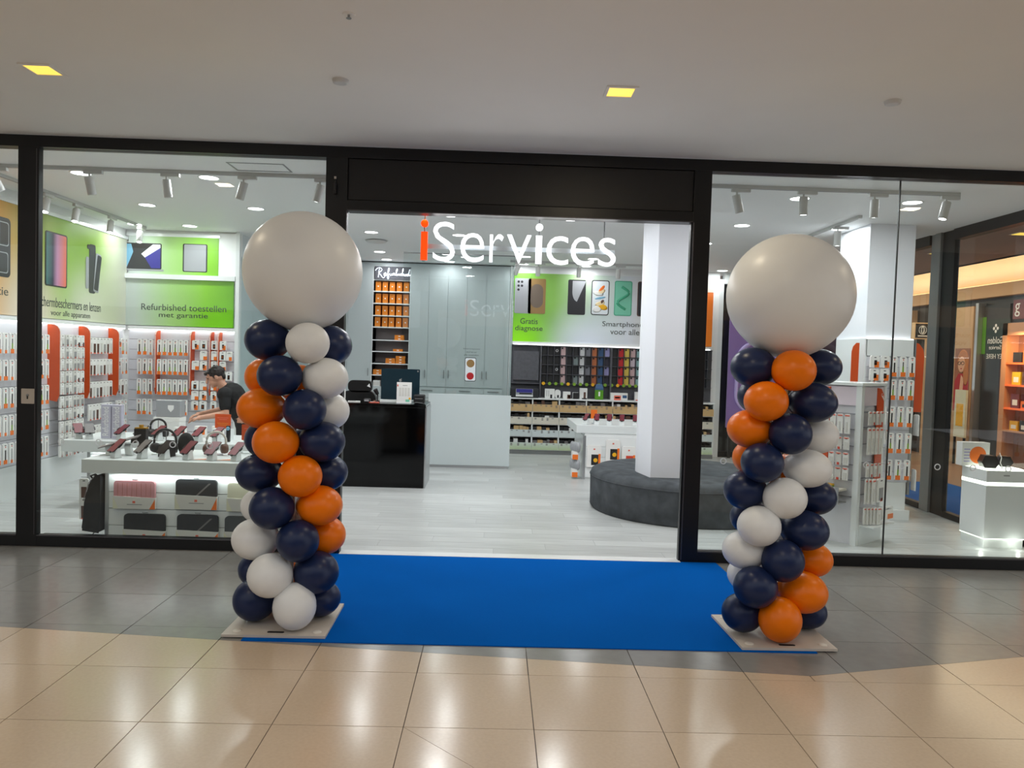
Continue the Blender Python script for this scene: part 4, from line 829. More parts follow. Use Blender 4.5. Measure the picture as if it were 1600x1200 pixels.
# neon script
nz = thing('neon_sign','glowing white handwritten neon lettering above the orange boxes','sign',(-2.42,7.245,3.07))
MB().box(.0,.64,.01,.03,-.07,.16,'grey_felt').build('back_board', nz)
def stroke(pts, r=.0048):
    q = []
    P4 = [pts[0]]+pts+[pts[-1]]
    for i in range(1,len(P4)-2):
        a,b_,c,d = P4[i-1],P4[i],P4[i+1],P4[i+2]
        for s in range(6):
            t = s/6; q.append(tuple(.5*((2*b_[k])+(-a[k]+c[k])*t+(2*a[k]-5*b_[k]+4*c[k]-d[k])*t*t+(-a[k]+3*b_[k]-3*c[k]+d[k])*t**3) for k in (0,1)))
    q.append(pts[-1])
    nb.tube([(.01+x*.062,-.004,y*.062) for x,y in q], r, 'neon', 6)
nb = MB()
stroke([(.9,-.6),(1.0,.6),(1.15,1.9)]); stroke([(.0,1.3),(.6,2.0),(1.5,2.1),(1.9,1.6),(1.4,1.0),(.9,.85),(1.5,.2),(2.0,-.5),(2.4,-.7),(2.7,-.4)])
stroke([(2.6,.1),(3.1,.4),(3.0,.75),(2.6,.6),(2.5,.15),(2.8,-.15),(3.3,.1)]); stroke([(3.3,.1),(3.9,1.4),(4.0,2.0),(3.75,2.0),(3.6,.9),(3.5,-.6),(3.7,-1.0),(3.9,-.4),(3.7,.2),(4.2,.5)])
stroke([(4.2,.6),(4.25,.1),(4.5,.0),(4.8,.6),(4.8,.1),(5.1,.3)]); stroke([(5.1,.1),(5.2,.7),(5.5,.7),(5.5,.1),(5.8,.3)]); stroke([(5.8,.3),(6.3,1.6),(6.2,2.0),(6.0,1.5),(5.95,.1),(6.3,.5),(6.5,.3),(6.3,.05),(6.0,.1)])
stroke([(6.6,.2),(6.8,.6),(6.8,.1),(7.1,.3)]); stroke([(7.1,.3),(7.4,.7),(7.5,.2),(7.2,.05)]); stroke([(7.5,.2),(8.0,1.7),(7.9,2.1),(7.75,1.4),(7.7,.05),(8.0,.55),(8.2,.5),(8.2,.05),(8.5,.3)])
stroke([(8.5,.4),(8.9,.5),(8.8,.15),(8.5,.1),(8.6,.0),(9.0,.2)]); stroke([(9.5,.55),(9.2,.6),(9.1,.15),(9.4,.1),(9.8,1.9),(9.6,.9),(9.7,.1),(10.1,.4)])
nb.build('script_tube', nz)
light('glow','AREA',.5,(.9,.95,1),nz,(.32,-.06,.05),.6,aim=(0,-.4,-1),shape='RECTANGLE',sy=.1)
# low white partition with glass screen
hw = thing('half_height_partition','plain low white partition carrying a frameless glass screen, beside the black counter','partition',(-.6,5.1,0))
MB().box(-.62,.62,-.03,.03,.04,1.11,'panel_white').build('panel', hw, bevel=.003); MB().box(-.6,.6,-.022,.022,0,.04,'steel').build('plinth', hw)
MB().box(-1.05,.62,-.006,.006,1.112,3.2,'glass_green').build('glass_screen', hw); MB().box(-1.05,.62,-.01,.01,3.2,3.215,'grey_metal').build('glass_rail', hw)
MB().box(.605,.617,.03,1.7,.0,3.2,'glass_green').build('glass_return', hw)
st = MB(); T = TXZ(-.005,-.008,1.49); st.prism(rrect(.17,.36,.025),0,.002,'pr_black',T@Matrix.Translation((-.0,-.0,0))); st.prism(rrect(.155,.34,.02),.002,.003,'pr_white',T); st.lathe([(.06,.003),(.06,.004)],'pr_gold',16,T@Matrix.Translation((0,.09,0)),False); st.lathe([(.055,.003),(.055,.004)],'red_poster',16,T@Matrix.Translation((0,-.1,0)),False)
st.build('phone_sticker', hw)
for k,(s,w) in enumerate((('Schermreparatie',.25),('vanaf een uur',.16),('alle toestellen',.22))): text('lettering',s,'ink',hw,(-.12+(.25-w)/2,-.008,1.785-k*.045),(1,0,0),(0,0,1),w,.026,.001)
# black service counter
ct = thing('service_counter','glossy black service counter, floor standing, in front of the white cabinets','counter',(-1.72,3.55,0),.0)
MB().box(-.66,.62,-.33,-.3,.0,1.02,'black_gloss').box(-.66,-.63,-.3,.3,0,1.02,'black_gloss').box(.59,.62,-.3,.3,0,1.02,'black_gloss').build('front_panel', ct)
MB().box(-.68,.63,-.34,.33,1.021,1.0635,'black_gloss').build('worktop', ct, bevel=.004); MB().box(.622,.64,-.31,.33,.0,1.03,'steel').build('end_trim', ct)
mo = thing('desktop_computer','all-in-one computer seen from behind, dark teal shell, on the black counter','computer',(-1.46,3.56,1.065))
MB().prism(rrect(.50,.40,.012),-.012,.012,'teal_shell',TXZ(0,0,.235)).build('screen_shell', mo, bevel=.004); MB().box(-.22,.22,-.01,.012,.02,.075,'pr_silver').build('chin', mo) if False else None
MB().box(-.24,.02,-.16,-.1,0,.035,'lam_white').build('foot', mo, bevel=.004); MB().box(-.05,.05,.012,.03,.0,.2,'pr_silver').build('stand', mo)
lgm = MB(); T = TXZ(.0,-.0125,.285); lgm.ell((0,0,.001),.017,.019,.0015,'steel',T,14,6); lgm.ell((.003,.026,.001),.004,.008,.0015,'steel',T@Matrix.Rotation(-.4,4,'Z'),8,5); lgm.build('fruit_mark', mo)
MB().lathe([(.011,0),(.011,.002)],'steel',12,TXZ(.225,-.0125,.41)).build('sticker', mo)
cd = thing('price_stand','white upright price card in front of the teal computer','sign',(-1.385,3.36,1.065)); MB().box(-.095,.095,-.004,.004,0,.27,'card').box(-.095,.095,-.03,.03,0,.004,'acrylic').build('card', cd); b = MB()
for k in range(4): b.box(-.065+k*.036,-.038+k*.036,-.0055,-.004,.09,.2,'card_grey')
b.box(-.09,-.075,-.0055,-.004,.215,.24,'pk_logo').box(.02,.07,-.0055,-.004,.02,.05,'pr_mint').box(.06,.085,-.0055,-.004,.05,.075,'yellow_box').box(-.02,.04,-.0055,-.004,.225,.232,'pk_grey').build('print', cd)
pr = thing('receipt_printer','small black receipt printer at the counter end by the white partition','printer',(-1.195,3.42,1.065)); MB().box(-.07,.07,-.07,.09,0,.115,'dark').build('case', pr, bevel=.015); MB().box(-.05,.05,-.072,-.07,.06,.07,'ph_grey').build('paper_slot', pr)
MB().tube([(-.1,-.1,.003),(-.02,-.11,.02),(.05,-.1,.01),(.07,-.08,.004)],.003,'grey_metal',6).build('cable', pr)
sc = thing('hand_scanner','black hand scanner standing beside the computer on the counter','scanner',(-1.745,3.5,1.065)); MB().lathe([(.03,0),(.028,.01),(.01,.015),(.01,.1)],'dark',14).build('base', sc); MB().cyl((0,0,.1),(-.03,-.02,.16),.022,'dark',.03).build('scan_head', sc)
cr = thing('card_reader','small black card reader on the counter','reader',(-1.86,3.38,1.065)); MB().box(-.04,.04,-.03,.05,0,.045,'ph_black').build('body', cr, bevel=.006); MB().box(-.03,.03,-.031,-.03,.012,.035,'pr_silver').build('screen', cr)
tag(MB().box(-.075,.075,-.05,.05,0,.012,'card').box(-.06,.02,-.03,.03,.012,.014,'pk_grey').build('notepad', None, (-2.02,3.36,1.065), .1),'white notepad lying on the black counter','notepad')
tag(MB().box(-.06,.06,-.03,.03,0,.008,'pk_logo').box(-.05,-.01,-.02,.02,.008,.01,'card').build('card_stack', None, (-1.76,3.34,1.065), -.1),'red and white leaflet lying on the black counter','leaflet')
tag(MB().box(-.06,.06,-.004,.004,0,.16,'card').box(-.06,.06,-.03,.03,0,.004,'acrylic').build('menu_card', None, (-2.2,3.4,1.065)),'white menu card standing on the counter, half behind the balloons','sign')
oc = thing('office_chair','black padded office chair behind the counter','chair',(-2.17,4.35,0)); MB().prism(rrect(.5,.34,.12,5),-.05,.06,'chair_black',TXZ(0,.2,.98)).build('backrest', oc, bevel=.04, seg=3); MB().prism(rrect(.34,.17,.07,5),-.04,.05,'chair_black',TXZ(0.02,.19,1.215)).build('headrest', oc, bevel=.035, seg=3)
MB().prism(rrect(.5,.5,.1),.45,.55,'chair_black').build('seat', oc, bevel=.03); MB().cyl((0,0,.1),(0,0,.45),.03,'chair_black').build('gas_column', oc); MB().box(-.02,.02,.2,.26,.5,.9,'chair_black').build('back_bar', oc)
for k in range(5):
    a = 2*PI*k/5; l = MB().cyl((0,0,.1),(.28*math.cos(a),.28*math.sin(a),.07),.022,'chair_black',.016).build('leg', oc); MB().cyl((.28*math.cos(a)-.02,.28*math.sin(a),.03),(.28*math.cos(a)+.02,.28*math.sin(a),.03),.03,'dark',n=14).build('caster', l)
MB().add([(.12,.137,1.22),(.17,.14,1.2),(.155,.139,1.26)],[(0,1,2)],'white_ink').build('label_tag', oc)
# ================================================================== REAR WALL: ART, CASE CUBBIES, DRAWER SHELVES
ba = tag(MB().box(.06,3.62,7.20,7.24,1.975,3.19,'back_art').build('wall_art'),'printed wall art fading green to white with a row of upright phones','wall art')
MB().box(.045,3.66,7.18,7.24,1.925,1.975,'gloss_white').box(.045,3.66,7.2,7.24,3.19,3.22,'gloss_white').build('frame_edge', ba)
lab(MB().box(.08,3.6,7.17,7.2,1.918,1.926,'led').build('light_strip', ba),'glowing white strip under the art')
BT = lambda x,z: TXZ(x,7.20,z)
pphone(ba,.29,.62,BT(.22,2.785),'pr_silver','printed_phone',.02,None,5); pphone(ba,.31,.62,BT(.47,2.785),'pr_gold','printed_phone',.025)
b = MB(); b.prism(rrect(.22,.42,.108,8),.003,.005,'pr_taupe',BT(.47,2.79)); b.build('printed_screen', ba)
pphone(ba,.315,.62,BT(1.18,2.79),'pr_black','printed_phone',.025)
b = MB(); b.add([(.0+.1*math.cos(PI*1.0+k*.13),.1+.18*math.sin(PI+k*.13),.0045) for k in range(12)]+[(.14,.29,.0045),(-.1,.29,.0045)],[tuple(range(14))],'pr_silver',False,BT(1.2,2.79)); b.build('printed_screen', ba)
pphone(ba,.32,.62,BT(1.60,2.795),'pr_black','printed_phone',.04,'pr_white')
b = MB()
for x,z,w,h,a,m in ((.0,.1,.1,.04,.5,'pr_petal'),(.02,.16,.08,.03,.9,'pk_orange'),(-.04,.08,.1,.04,-.2,'card'),(.0,-.1,.09,.04,.3,'pr_petal'),(.05,-.16,.09,.05,-.3,'yellow_box'),(-.05,-.2,.08,.06,.2,'card'),(.03,-.08,.06,.03,1.,'pk_brown'),(0,0,.1,.02,.2,'pr_sky')): b.ell((0,0,.005),w,h,.0008,m,BT(1.6+x,2.79+z)@Matrix.Rotation(a,4,'Z'),12,4)
b.build('printed_petals', ba)
pphone(ba,.315,.62,BT(2.01,2.795),'pr_mint2','printed_phone',.035,'pr_mint')
b = MB(); b.tube([(2.01+.1*math.sin(a)*(1 if a<PI*1.1 else 1),7.1945,2.80+.0+z) for a,z in [(k*PI/8-.3,.2-.4*k/18) for k in range(19)]],.022,'pr_mint2',8); b.build('printed_swirl', ba)
pphone(ba,.31,.62,BT(2.42,2.795),'pk_brown','printed_phone',.035,'pr_black'); pphone(ba,.31,.62,BT(2.83,2.795),'pr_black','printed_phone',.035,'pr_silver')
ink = 'ink'
text('lettering','Gratis',ink,ba,(.19,7.198,2.29),(1,0,0),(0,0,1),.31,.1,.002); text('lettering','diagnose',ink,ba,(.10,7.198,2.145),(1,0,0),(0,0,1),.49,.115,.002)
text('lettering','Smartphone reparatie',ink,ba,(1.655,7.198,2.265),(1,0,0),(0,0,1),1.32,.115,.002); text('lettering','voor alle merken',ink,ba,(1.80,7.198,2.15),(1,0,0),(0,0,1),1.02,.1,.002)
tag(MB().box(3.4,3.62,7.17,7.2,1.985,2.95,'orange_art').build('wall_art'),'narrow orange wall panel past the white octagonal column','wall art')
# cubbies
cu = thing('case_cubbies','dark grey wall of cubby holes filled with coloured phone cases','shelf',(.05,7.24,0))
XS = [.545+k*.1115 for k in range(12)]; XS2 = [1.80+k*.107 for k in range(10)]
ZS = [1.245,1.412,1.578,1.745,1.912]
MB().box(0,3.6,-.02,0,.9905,1.92,'cubby').build('back_panel', cu); MB().box(0,.53,-.05,-.02,1.235,1.92,'grey_felt').box(.035,.49,-.11,-.05,1.29,1.80,'grey_felt').box(0,.53,-.12,-.02,1.9,1.92,'cubby').box(0,.53,-.12,-.02,1.225,1.24,'cubby').build('felt_panel', cu, bevel=.003)
b = MB()
for z in ZS: MB().box(.53,3.58,-.13,-.02,z-.007,z+.003,'cubby').build('shelf_board', cu)
dv = MB().box(-.004,.004,-.13,-.02,1.25,1.905,'cubby').mesh('divider')
for x in XS[:-1]+[1.768]+XS2+[2.87+k*.107 for k in range(7)]: obj('divider', dv, cu, (x-.012,0,0))
MB().box(1.765,1.79,-.135,-.02,.9905,1.915,'grey_felt').box(.515,.535,-.135,-.02,.9905,1.915,'grey_felt').build('upright', cu)
b = MB()
for k in range(24): b.lathe([(.001,0),(.03,0)],'pk_green' if k%4 else 'yellow_box',10,TXZ(.58+k*.11 if k<11 else .62+k*.107,-.132,1.243),False,False)
tag(b.build('shelf_tags', cu), None, None, kind='stuff')
def case_me(m):
    b = MB(); b.prism(rrect(.082,.148,.012),0,.012,m,TXZ(0,0,.074)); b.prism(rrect(.03,.03,.008,3,-.018,.052),.012,.0135,'dark',TXZ(0,0,.074)); return b.mesh('phone_case')
CM = {}
cols = ['c_black','c_black','c_black','c_pink','c_black','c_black','c_white','c_grey','c_tan','c_blue','c_lilac']; cols2 = ['c_black','c_red','c_yellow','c_pink','c_mint','c_grey']
cw = dict(c_black='black',c_pink='pale pink',c_white='white',c_grey='grey',c_tan='tan brown',c_blue='denim blue',c_lilac='lilac',c_navy='dark navy',c_clear='clear grey',c_red='red',c_yellow='yellow',c_mint='mint',c_rose='rose white')
for r in range(4):                  # r=0 bottom row
    for k,(x,c) in enumerate(list(zip([XS[i]+.045 for i in range(11)],cols))+list(zip([XS2[i]+.045 for i in range(6)],cols2))):
        if c == 'c_black' and k == 5 and r in (0,2): c = 'c_clear'
        if c == 'c_grey' and r in (0,2) and k == 7: c = 'c_black'
        if c == 'c_lilac' and r in (0,2): c = 'c_navy'
        if c == 'c_pink' and k > 11 and r == 2: c = 'c_rose'
        if c not in CM: CM[c] = case_me(c)
        o = obj('phone_case', CM[c], None, (.05+x+random.uniform(-.004,.004), 7.175, ZS[r]+.0045), random.uniform(-.03,.03))
        tag(o, '%s phone case, %s row of cubbies, %s column from the grey felt panel' % (cw[c],['bottom','third','second','top'][r],ORD[k] if k<16 else 'last'),'phone case','phone cases in the cubbies')
        if k == 2 and r in (1,3): b = MB().lathe([(.016,0),(.024,0),(.024,.002),(.016,.002)],'white_ink',14,TXZ(0,-.0125,.08),False,False); lab(b.build('magnet_ring', o),'white ring mark'); 
# shelf unit with drawers
ds = thing('drawer_shelf','low white shelf unit with tan, cream, grey and green drawer fronts along the rear wall','shelf',(.03,7.24,0))
MB().box(0,3.62,-.36,-.0,.965,.9885,'gloss_white').build('worktop', ds, bevel=.003); MB().box(0,3.62,-.30,-.0,0,.075,'grey_metal').build('plinth', ds); MB().box(0,3.62,-.02,0,.075,.965,'cab_in').build('back_panel', ds)
UX = [0,.41,.88,1.352,1.815,2.27,2.73,3.19,3.6]
for x in UX: MB().box(x-.012,x+.012,-.34,-.02,.075,.965,'gloss_white').build('upright', ds)
DZ = [(.085,.205,'green_drawer','green-tinted drawer front'),(.315,.432,'gw_drawer','pale grey drawer front'),(.535,.655,'cream_drawer','cream drawer front'),(.755,.88,'tan_drawer','tan drawer front')]
rnd2 = random.Random(5)
for a,c in zip(UX,UX[1:]):
    for z0,z1,m,l in DZ:
        MB().box(a+.012,c-.012,-.34,-.02,z0-.012,z0,'gloss_white').build('shelf_board', ds)
        d = MB().box(a+.005,c-.005,-.36,-.345,0,z1-z0,m).build('drawer', ds, (0,0,z0)); lab(d,l)
        b = MB(); q = a+.04
        while q < c-.05:
            for s in range(rnd2.randint(1,3)): b.box(q,q+.035,-.3615,-.36,z1-z0-.022-.016*s,z1-z0-.012-.016*s,'ph_grey')
            q += rnd2.choice((.09,.12,.12))
        b.build('price_marks', d)
        b = MB(); q = a+.015
        while q < c-.04:
            w = min(rnd2.uniform(.04,.1), c-.014-q); h = rnd2.uniform(.03,.08); b.box(q,q+w*.93,-.33,-.12,0,z1-z0+h*.8,rnd2.choice(['dark','pk_brown','ph_grey','dark','pk_dark','tan_drawer','dark','box_white' if rnd2.random()<.3 else 'dark'])); q += w
        b.build('stored_boxes', ds, (0,0,z0+.002)); ds.children[-1]['kind'] = 'stuff'
def counterbox(x, w, h, l, pr, d=.1, top=False):
    t = thing('retail_box', l, 'box', (x,7.02,.99)); MB().box(-w/2,w/2,-d/2,d/2,0,h,'box_white').build('carton', t, bevel=.003); b = MB()
    for x0,x1,z0,z1,m in pr: b.box(-w/2+w*x0,-w/2+w*x1,-d/2-.0015,-d/2,h*z0,h*z1,m)
    b.build('print', t)
pt = thing('photo_printer','dark grey photo printer with a blue-silver front tray on the drawer shelf','printer',(.29,7.02,.99)); MB().box(-.27,.25,-.12,.12,0,.16,'pr_black').build('case', pt, bevel=.015); MB().box(-.15,.15,-.125,-.12,.035,.155,'pr_silver').box(-.14,.14,-.127,-.125,.09,.15,'pr_blue').box(-.09,.13,-.128,-.125,.06,.085,'dark').box(-.15,.15,-.16,-.12,.02,.05,'gloss_white').build('paper_tray', pt)
counterbox(.74,.17,.16,'white box with black line drawings on the drawer shelf, nearest the printer',[(.15,.2,.2,.85,'pk_grey'),(.35,.4,.2,.85,'pk_grey'),(.55,.75,.0,.4,'ph_black')])
t = thing('retail_box','rounded white package beside the box with line drawings','box',(.88,7.0,.99)); MB().prism(rrect(.1,.15,.045),-.04,.04,'box_white',TXZ(0,0,.076)).build('carton', t); MB().box(-.01,.02,-.0415,-.04,.01,.06,'ph_black').build('print', t)
counterbox(1.04,.13,.12,'short white box with an orange-brown corner on the drawer shelf',[(.55,1,.0,.6,'pk_brown'),(.7,.95,.1,.5,'pk_orange')])
counterbox(1.2,.1,.11,'black box between white boxes on the drawer shelf',[(0,1,0,1,'dark')])
counterbox(1.335,.13,.19,'tall white box with a brown stand picture on the drawer shelf',[(.5,.8,.1,.65,'pk_brown'),(.3,.95,.0,.1,'ph_black')])
t = thing('gift_bag','green carton with a blue sloping top on the drawer shelf','box',(1.61,7.0,.99)); MB().box(-.07,.07,-.045,.045,0,.2,'leaf_green').build('carton', t, bevel=.003); MB().add([(-.07,-.045,.2),(.07,-.045,.2),(.07,.045,.2),(-.07,.045,.2),(-.05,-.01,.27),(.05,-.01,.27),(.05,.01,.27),(-.05,.01,.27)],[(3,2,1,0),(4,5,6,7),(0,1,5,4),(1,2,6,5),(2,3,7,6),(3,0,4,7)],'c_blue').box(-.072,.072,-.047,.047,.17,.2,'c_blue').build('sloping_top', t); MB().box(-.015,.015,-.0465,-.045,.06,.14,'white_ink').build('print', t)
counterbox(1.965,.3,.125,'long white box with pink and blue print on the drawer shelf',[(.2,.6,.0,.65,'pk_logo'),(.7,.95,.3,.7,'c_blue'),(.25,.55,.25,.45,'c_rose')])
counterbox(2.3,.1,.15,'white box half behind the octagonal column on the drawer shelf',[(.1,.9,.0,.1,'pk_red')])
# floor tape
tp = MB()
for k in range(14): tp.box(2.9+k*.1,2.98+k*.1,5.5,5.55,0,.002,'hazard_yellow' if k%2 else 'dark').box(2.98+k*.1,3.0+k*.1,5.5,5.55,0,.002,'dark')
tag(tp.build('hazard_tape'),'strip of black and yellow hazard tape on the shop floor','tape')
# ================================================================== OCTAGONAL COLUMN AND ROUND SEAT
cx,cy = 1.74,1.98
oc8 = [(-.34,.1),(-.27,-.27),(.17,-.27),(.25,-.15),(.25,.2),(.17,.3),(-.2,.3),(-.34,.24)]
struct(MB().prism([(cx+x,cy+y) for x,y in oc8],0,ZC,'column_white').build('column', bevel=.004))
pf = thing('round_seat','large round charcoal velvet bench wrapped around the white column','seat',(2.02,2.36,0))
prof = [(1.08,.0),(1.10,.03),(1.105,.36),(1.09,.42),(1.03,.45),(.92,.455)]
sb_ = MB().lathe(prof,'velvet',72,None,True,False)
inn = [(1.74-2.02+x*1.03,1.98-2.36+y*1.03) for x,y in oc8]      # cut out round the column
N = 72; tv = [(.92*math.cos(2*PI*i/N),.92*math.sin(2*PI*i/N),.455) for i in range(N)]; iv = []
for x,y,_ in tv:
    ox,oy = sum(q[0] for q in inn)/8, sum(q[1] for q in inn)/8; dx,dy = x-ox,y-oy; best = .3
    for a,c in zip(inn,inn[1:]+inn[:1]):
        ex,ey = c[0]-a[0],c[1]-a[1]; den = dx*ey-dy*ex
        if abs(den) < 1e-9: continue
        t = ((a[0]-ox)*ey-(a[1]-oy)*ex)/den; u = ((a[0]-ox)*dy-(a[1]-oy)*dx)/den
        if t > 0 and -.001 <= u <= 1.001: best = t
    iv.append((ox+dx*best,oy+dy*best))
vs = tv+[(x,y,.455) for x,y in iv]+[(x,y,.0) for x,y in iv]
sb_.add(vs,[(i,(i+1)%N,N+(i+1)%N,N+i) for i in range(N)]+[(N+i,N+(i+1)%N,2*N+(i+1)%N,2*N+i) for i in range(N)],'velvet',False)
sb_.build('upholstery', pf)
MB().tube([(1.106*math.cos(2*PI*k/64),1.106*math.sin(2*PI*k/64),.372) for k in range(65)],.006,'velvet',6).build('seam', pf)
# ================================================================== WHITE TABLE BEHIND THE SEAT
rt = thing('display_table','white display table behind the round seat, phones on top and packs on its front','table',(1.06,4.33,0))
MB().box(-.02,1.44,-.02,1.1,.0,.62,'gloss_white').build('body', rt); MB().add([(-.12,-.03,.655),(1.5,-.03,.655),(1.5,1.2,.655),(-.14,1.2,.655),(-.12,-.03,.7685),(1.5,-.03,.7685),(1.5,1.2,.7685),(-.14,1.2,.7685)],[(3,2,1,0),(4,5,6,7),(0,1,5,4),(1,2,6,5),(2,3,7,6),(3,0,4,7)],'lam_white').build('table_top', rt, bevel=.004)
MB().box(0,1.42,-.02,1.0,.62,.655,'gloss_white').build('neck', rt)
for k in range(4): MB().box(.02,1.43,-.034,-.02,.03+k*.148,.172+k*.148,'gloss_white').build('slat_board', rt)
MB().box(-.02,.018,-.036,-.02,0,.62,'steel').build('leg', rt)
for k,(x,z) in enumerate(((1.2,.47),(1.465,.555),(1.69,.465),(1.93,.54))):
    t = thing('tablet_case_pack','white hanging pack picturing a tablet case, %s from the open end of the rear table' % ORD[k],'package',(x,4.28,z),0,'packs on the rear table front')
    MB().prism(rtop(.2,.31,.02),-.012,.012,'card',TXZ(0,0,0)).build('card', t); b = MB(); b.box(-.04,.06,-.014,-.012,-.26,-.11,['pr_black','pk_dark','pk_red','pk_brown'][k]).box(.06,.09,-.0145,-.012,-.29,-.1,'pk_orange').lathe([(.001,0),(.03,0)],'yellow_box',14,TXZ(.02,-.0146,-.19),False,False).box(-.012,.012,-.0135,-.012,-.045,-.025,'pk_logo'); b.build('print', t)
for k,z in enumerate((.5,.25)):
    t = thing('wrapped_pack','crinkly grey hanging pack with orange foot at the end of the rear table, %s one' % ('upper','lower')[k],'package',(.925,4.45,z-.05),0,'packs at the end of the rear table')
    b = MB(); 
    for q in range(5): b.ell((-.02+.018*q,-.04*q,.0),.035,.05,.075,'pr_silver',None,10,6)
    b.build('wrapper', t); MB().box(-.03,.05,-.17,.02,-.17,-.06,'card').box(-.03,.05,-.172,-.17,-.17,-.1,'pk_orange').build('card', t)
for k,x in enumerate((1.08,1.24,1.42,1.60,1.79,2.0)):
    phone_stand(x,4.42,.77,'small dark red phone on a white stand, %s along the rear table' % ORD[k],'phones on the rear table',-.2 if k else -.7,'maroon',.07,.12,.8)
t = thing('promo_sign','small orange promo board among the phones on the rear table','sign',(1.22,4.6,.77)); MB().prism(rrect(.09,.13,.005),0,.006,'pk_orange',TXZ(0,0,.135)).build('board', t); MB().cyl((0,-.003,0),(0,-.003,.075),.006,'acrylic').box(-.03,.03,-.03,.03,0,.004,'acrylic').build('foot', t)
# ================================================================== DISPLAY COLUMN AND TOTEM ON THE GLAZED SIDE
struct(MB().box(3.935,4.455,2.12,2.86,0,ZC,'column_white').build('column', bevel=.004))
dc = thing('column_display','slatted display wrapped round the square white column, cable packs and orange side panel','display stand',(4.195,2.1,0))
for i in range(12): MB().box(-.26,.27,-.02,-.006,.42+i*.118,.534+i*.118,'slat').build('slat_board', dc); 
MB().box(-.26,.27,-.006,.018,.3,1.86,'groove').box(-.27,.28,-.03,.018,1.84,2.03,'gloss_white').box(-.26,.25,-.04,.015,0,.42,'gloss_white').box(-.3,.29,-.07,.015,0,.11,'gloss_white').build('carcass', dc); MB().box(-.268,.268,-.02,.0,2.031,2.04,'led_soft').build('light_strip', dc)
MB().box(.27,.30,-.03,.015,.28,2.03,'grey_metal').box(-.285,-.262,-.03,.7,.3,2.03,'gloss_white').build('side_frame', dc)
T = Matrix.Translation((.30,-.02,0)); b = MB(); b.prism([(0,1.22),(.09,1.22),(.095,1.85),(.08,1.93),(.03,1.99),(0,2.0)],-.008,.008,'orange_fin',Matrix(((1,0,0,.30),(0,0,-1,-.02),(0,1,0,0),(0,0,0,1)))); b.build('side_fin', dc)
b = MB(); b.prism([(.0,1.15),(.085,1.15),(.085,1.98),(.05,1.98),(.015,1.94),(.0,1.88)],-.004,.004,'orange_fin',Matrix(((1,0,0,-.55+.0),(0,0,-1,-.0),(0,1,0,0),(0,0,0,1)))); f = b.build('side_fin', dc); f.location = (.14,.02,0)
hk = MB()
def hkc(x,z): hk.box(x-4.195-.003,x-4.195+.003,-.103,-.02,z+.003,z+.007,'steel')
for r,z in enumerate((1.82,1.56,1.26,.965,.665)):
    for k in range(3):
        x = 4.205+k*.1; pack('cable',(r+k)%2,(x,1.985,z),0,'%s, %s in the %s row of the square column, outer half' % (KN['cable'],ORD[k],ORD[r]),'cable packs on the square column',1.05,1.05); hkc(x,z)
    for k in range(2):
        x = 3.985+k*.115
        if r == 0:
            for q,zz in enumerate((1.82,1.675)): pack('square',0,(x,1.985,zz),0,'square white pack with orange spot, %s column, %s row at the square column top' % (ORD[k],ORD[q]),'square packs on the square column',1,1.05); hkc(x,zz)
        else: kd = ('cable','case','square','cable')[r-1]; pack(kd,k,(x,1.985,z),0,'%s, %s in the %s row of the square column, inner half' % (KN[kd],ORD[k],ORD[r]),'inner packs on the square column'); hkc(x,z)
for k,z in enumerate((1.17,.55)):
    pack('tall',0,(4.53,2.06,z),PI/2,'grey-white flat pack hanging beyond the orange side panel, %s one' % ('upper','lower')[k],'flat packs beyond the orange side panel',1.6,1.2); hk.box(.301,.327,-.043,-.037,z+.003,z+.007,'steel')
tag(hk.build('display_hooks', dc), None, None, kind='stuff')
# totem turned 39 degrees
TA = math.atan2(.322,.392)
to = thing('display_totem','four-sided white product totem with orange fins and hanging packs, nearest the glass','display stand',(3.253,.741,0),TA)
# local: front edge at origin, face A along +x (facing -y), face B along +y (facing -x)
w = .5
MB().box(.02,w-.0,.02,w,.0,1.53,'slat').build('core', to); MB().box(-.01,.045,-.01,.045,0,1.545,'gloss_white').build('corner_post', to); MB().box(w-.03,w,-.01,.02,.3,1.54,'gloss_white').box(-.01,.02,w-.03,w,0,1.54,'gloss_white').build('edge_frame', to); MB().box(-.02,w+.01,-.02,w+.01,1.53,1.56,'gloss_white').build('top_cap', to, bevel=.003)
MB().box(.045,w-.03,.0,.02,1.34,1.52,'pale_pink').box(.0,.02,.045,w-.03,1.34,1.52,'pale_pink').build('header_panel', to)
MB().box(.045,w,-.02,.02,.0,.2,'gloss_white').box(.045,w,-.15,-.02,.185,.2,'gloss_white').build('base_front', to)
for z in (1.28,1.13,.97,.79,.64,.48): MB().box(.045,w,.008,.02,z-.004,z+.004,'groove').box(.008,.02,.045,w,z-.024,z-.016,'groove').build('slot_rail', to)
T = Matrix(((1,0,0,.33),(0,0,-1,.0),(0,1,0,0),(0,0,0,1))); b = MB(); b.prism([(0,.62),(.15,.60),(.15,1.36),(.13,1.45),(.08,1.50),(0,1.51)],0,.008,'orange_fin',T); f = b.build('side_fin', to)
T = Matrix(((0,0,-1,.0),(1,0,0,.30),(0,1,0,0),(0,0,0,1))); b = MB(); b.prism([(0,.75),(.17,.75),(.17,1.36),(.15,1.45),(.1,1.50),(0,1.51)],0,.008,'orange_fin',T); b.build('side_fin', to)
text('lettering','Cables','white_ink',to,(.40,-.009,1.44),(.75,0,-.65),(.65,0,.75),.085,.03,.001); text('lettering','Cables','white_ink',to,(-.009,.46,1.40),(0,-.75,.65),(0,.65,.75),.085,.03,.001)
MB().box(-.16,-.0,.1,w,.52,.54,'cream_drawer').box(-.17,-.16,.1,w,.40,.56,'pr_silver').box(-.16,-.0,.1,w,.40,.41,'pr_silver').build('side_shelf', to)
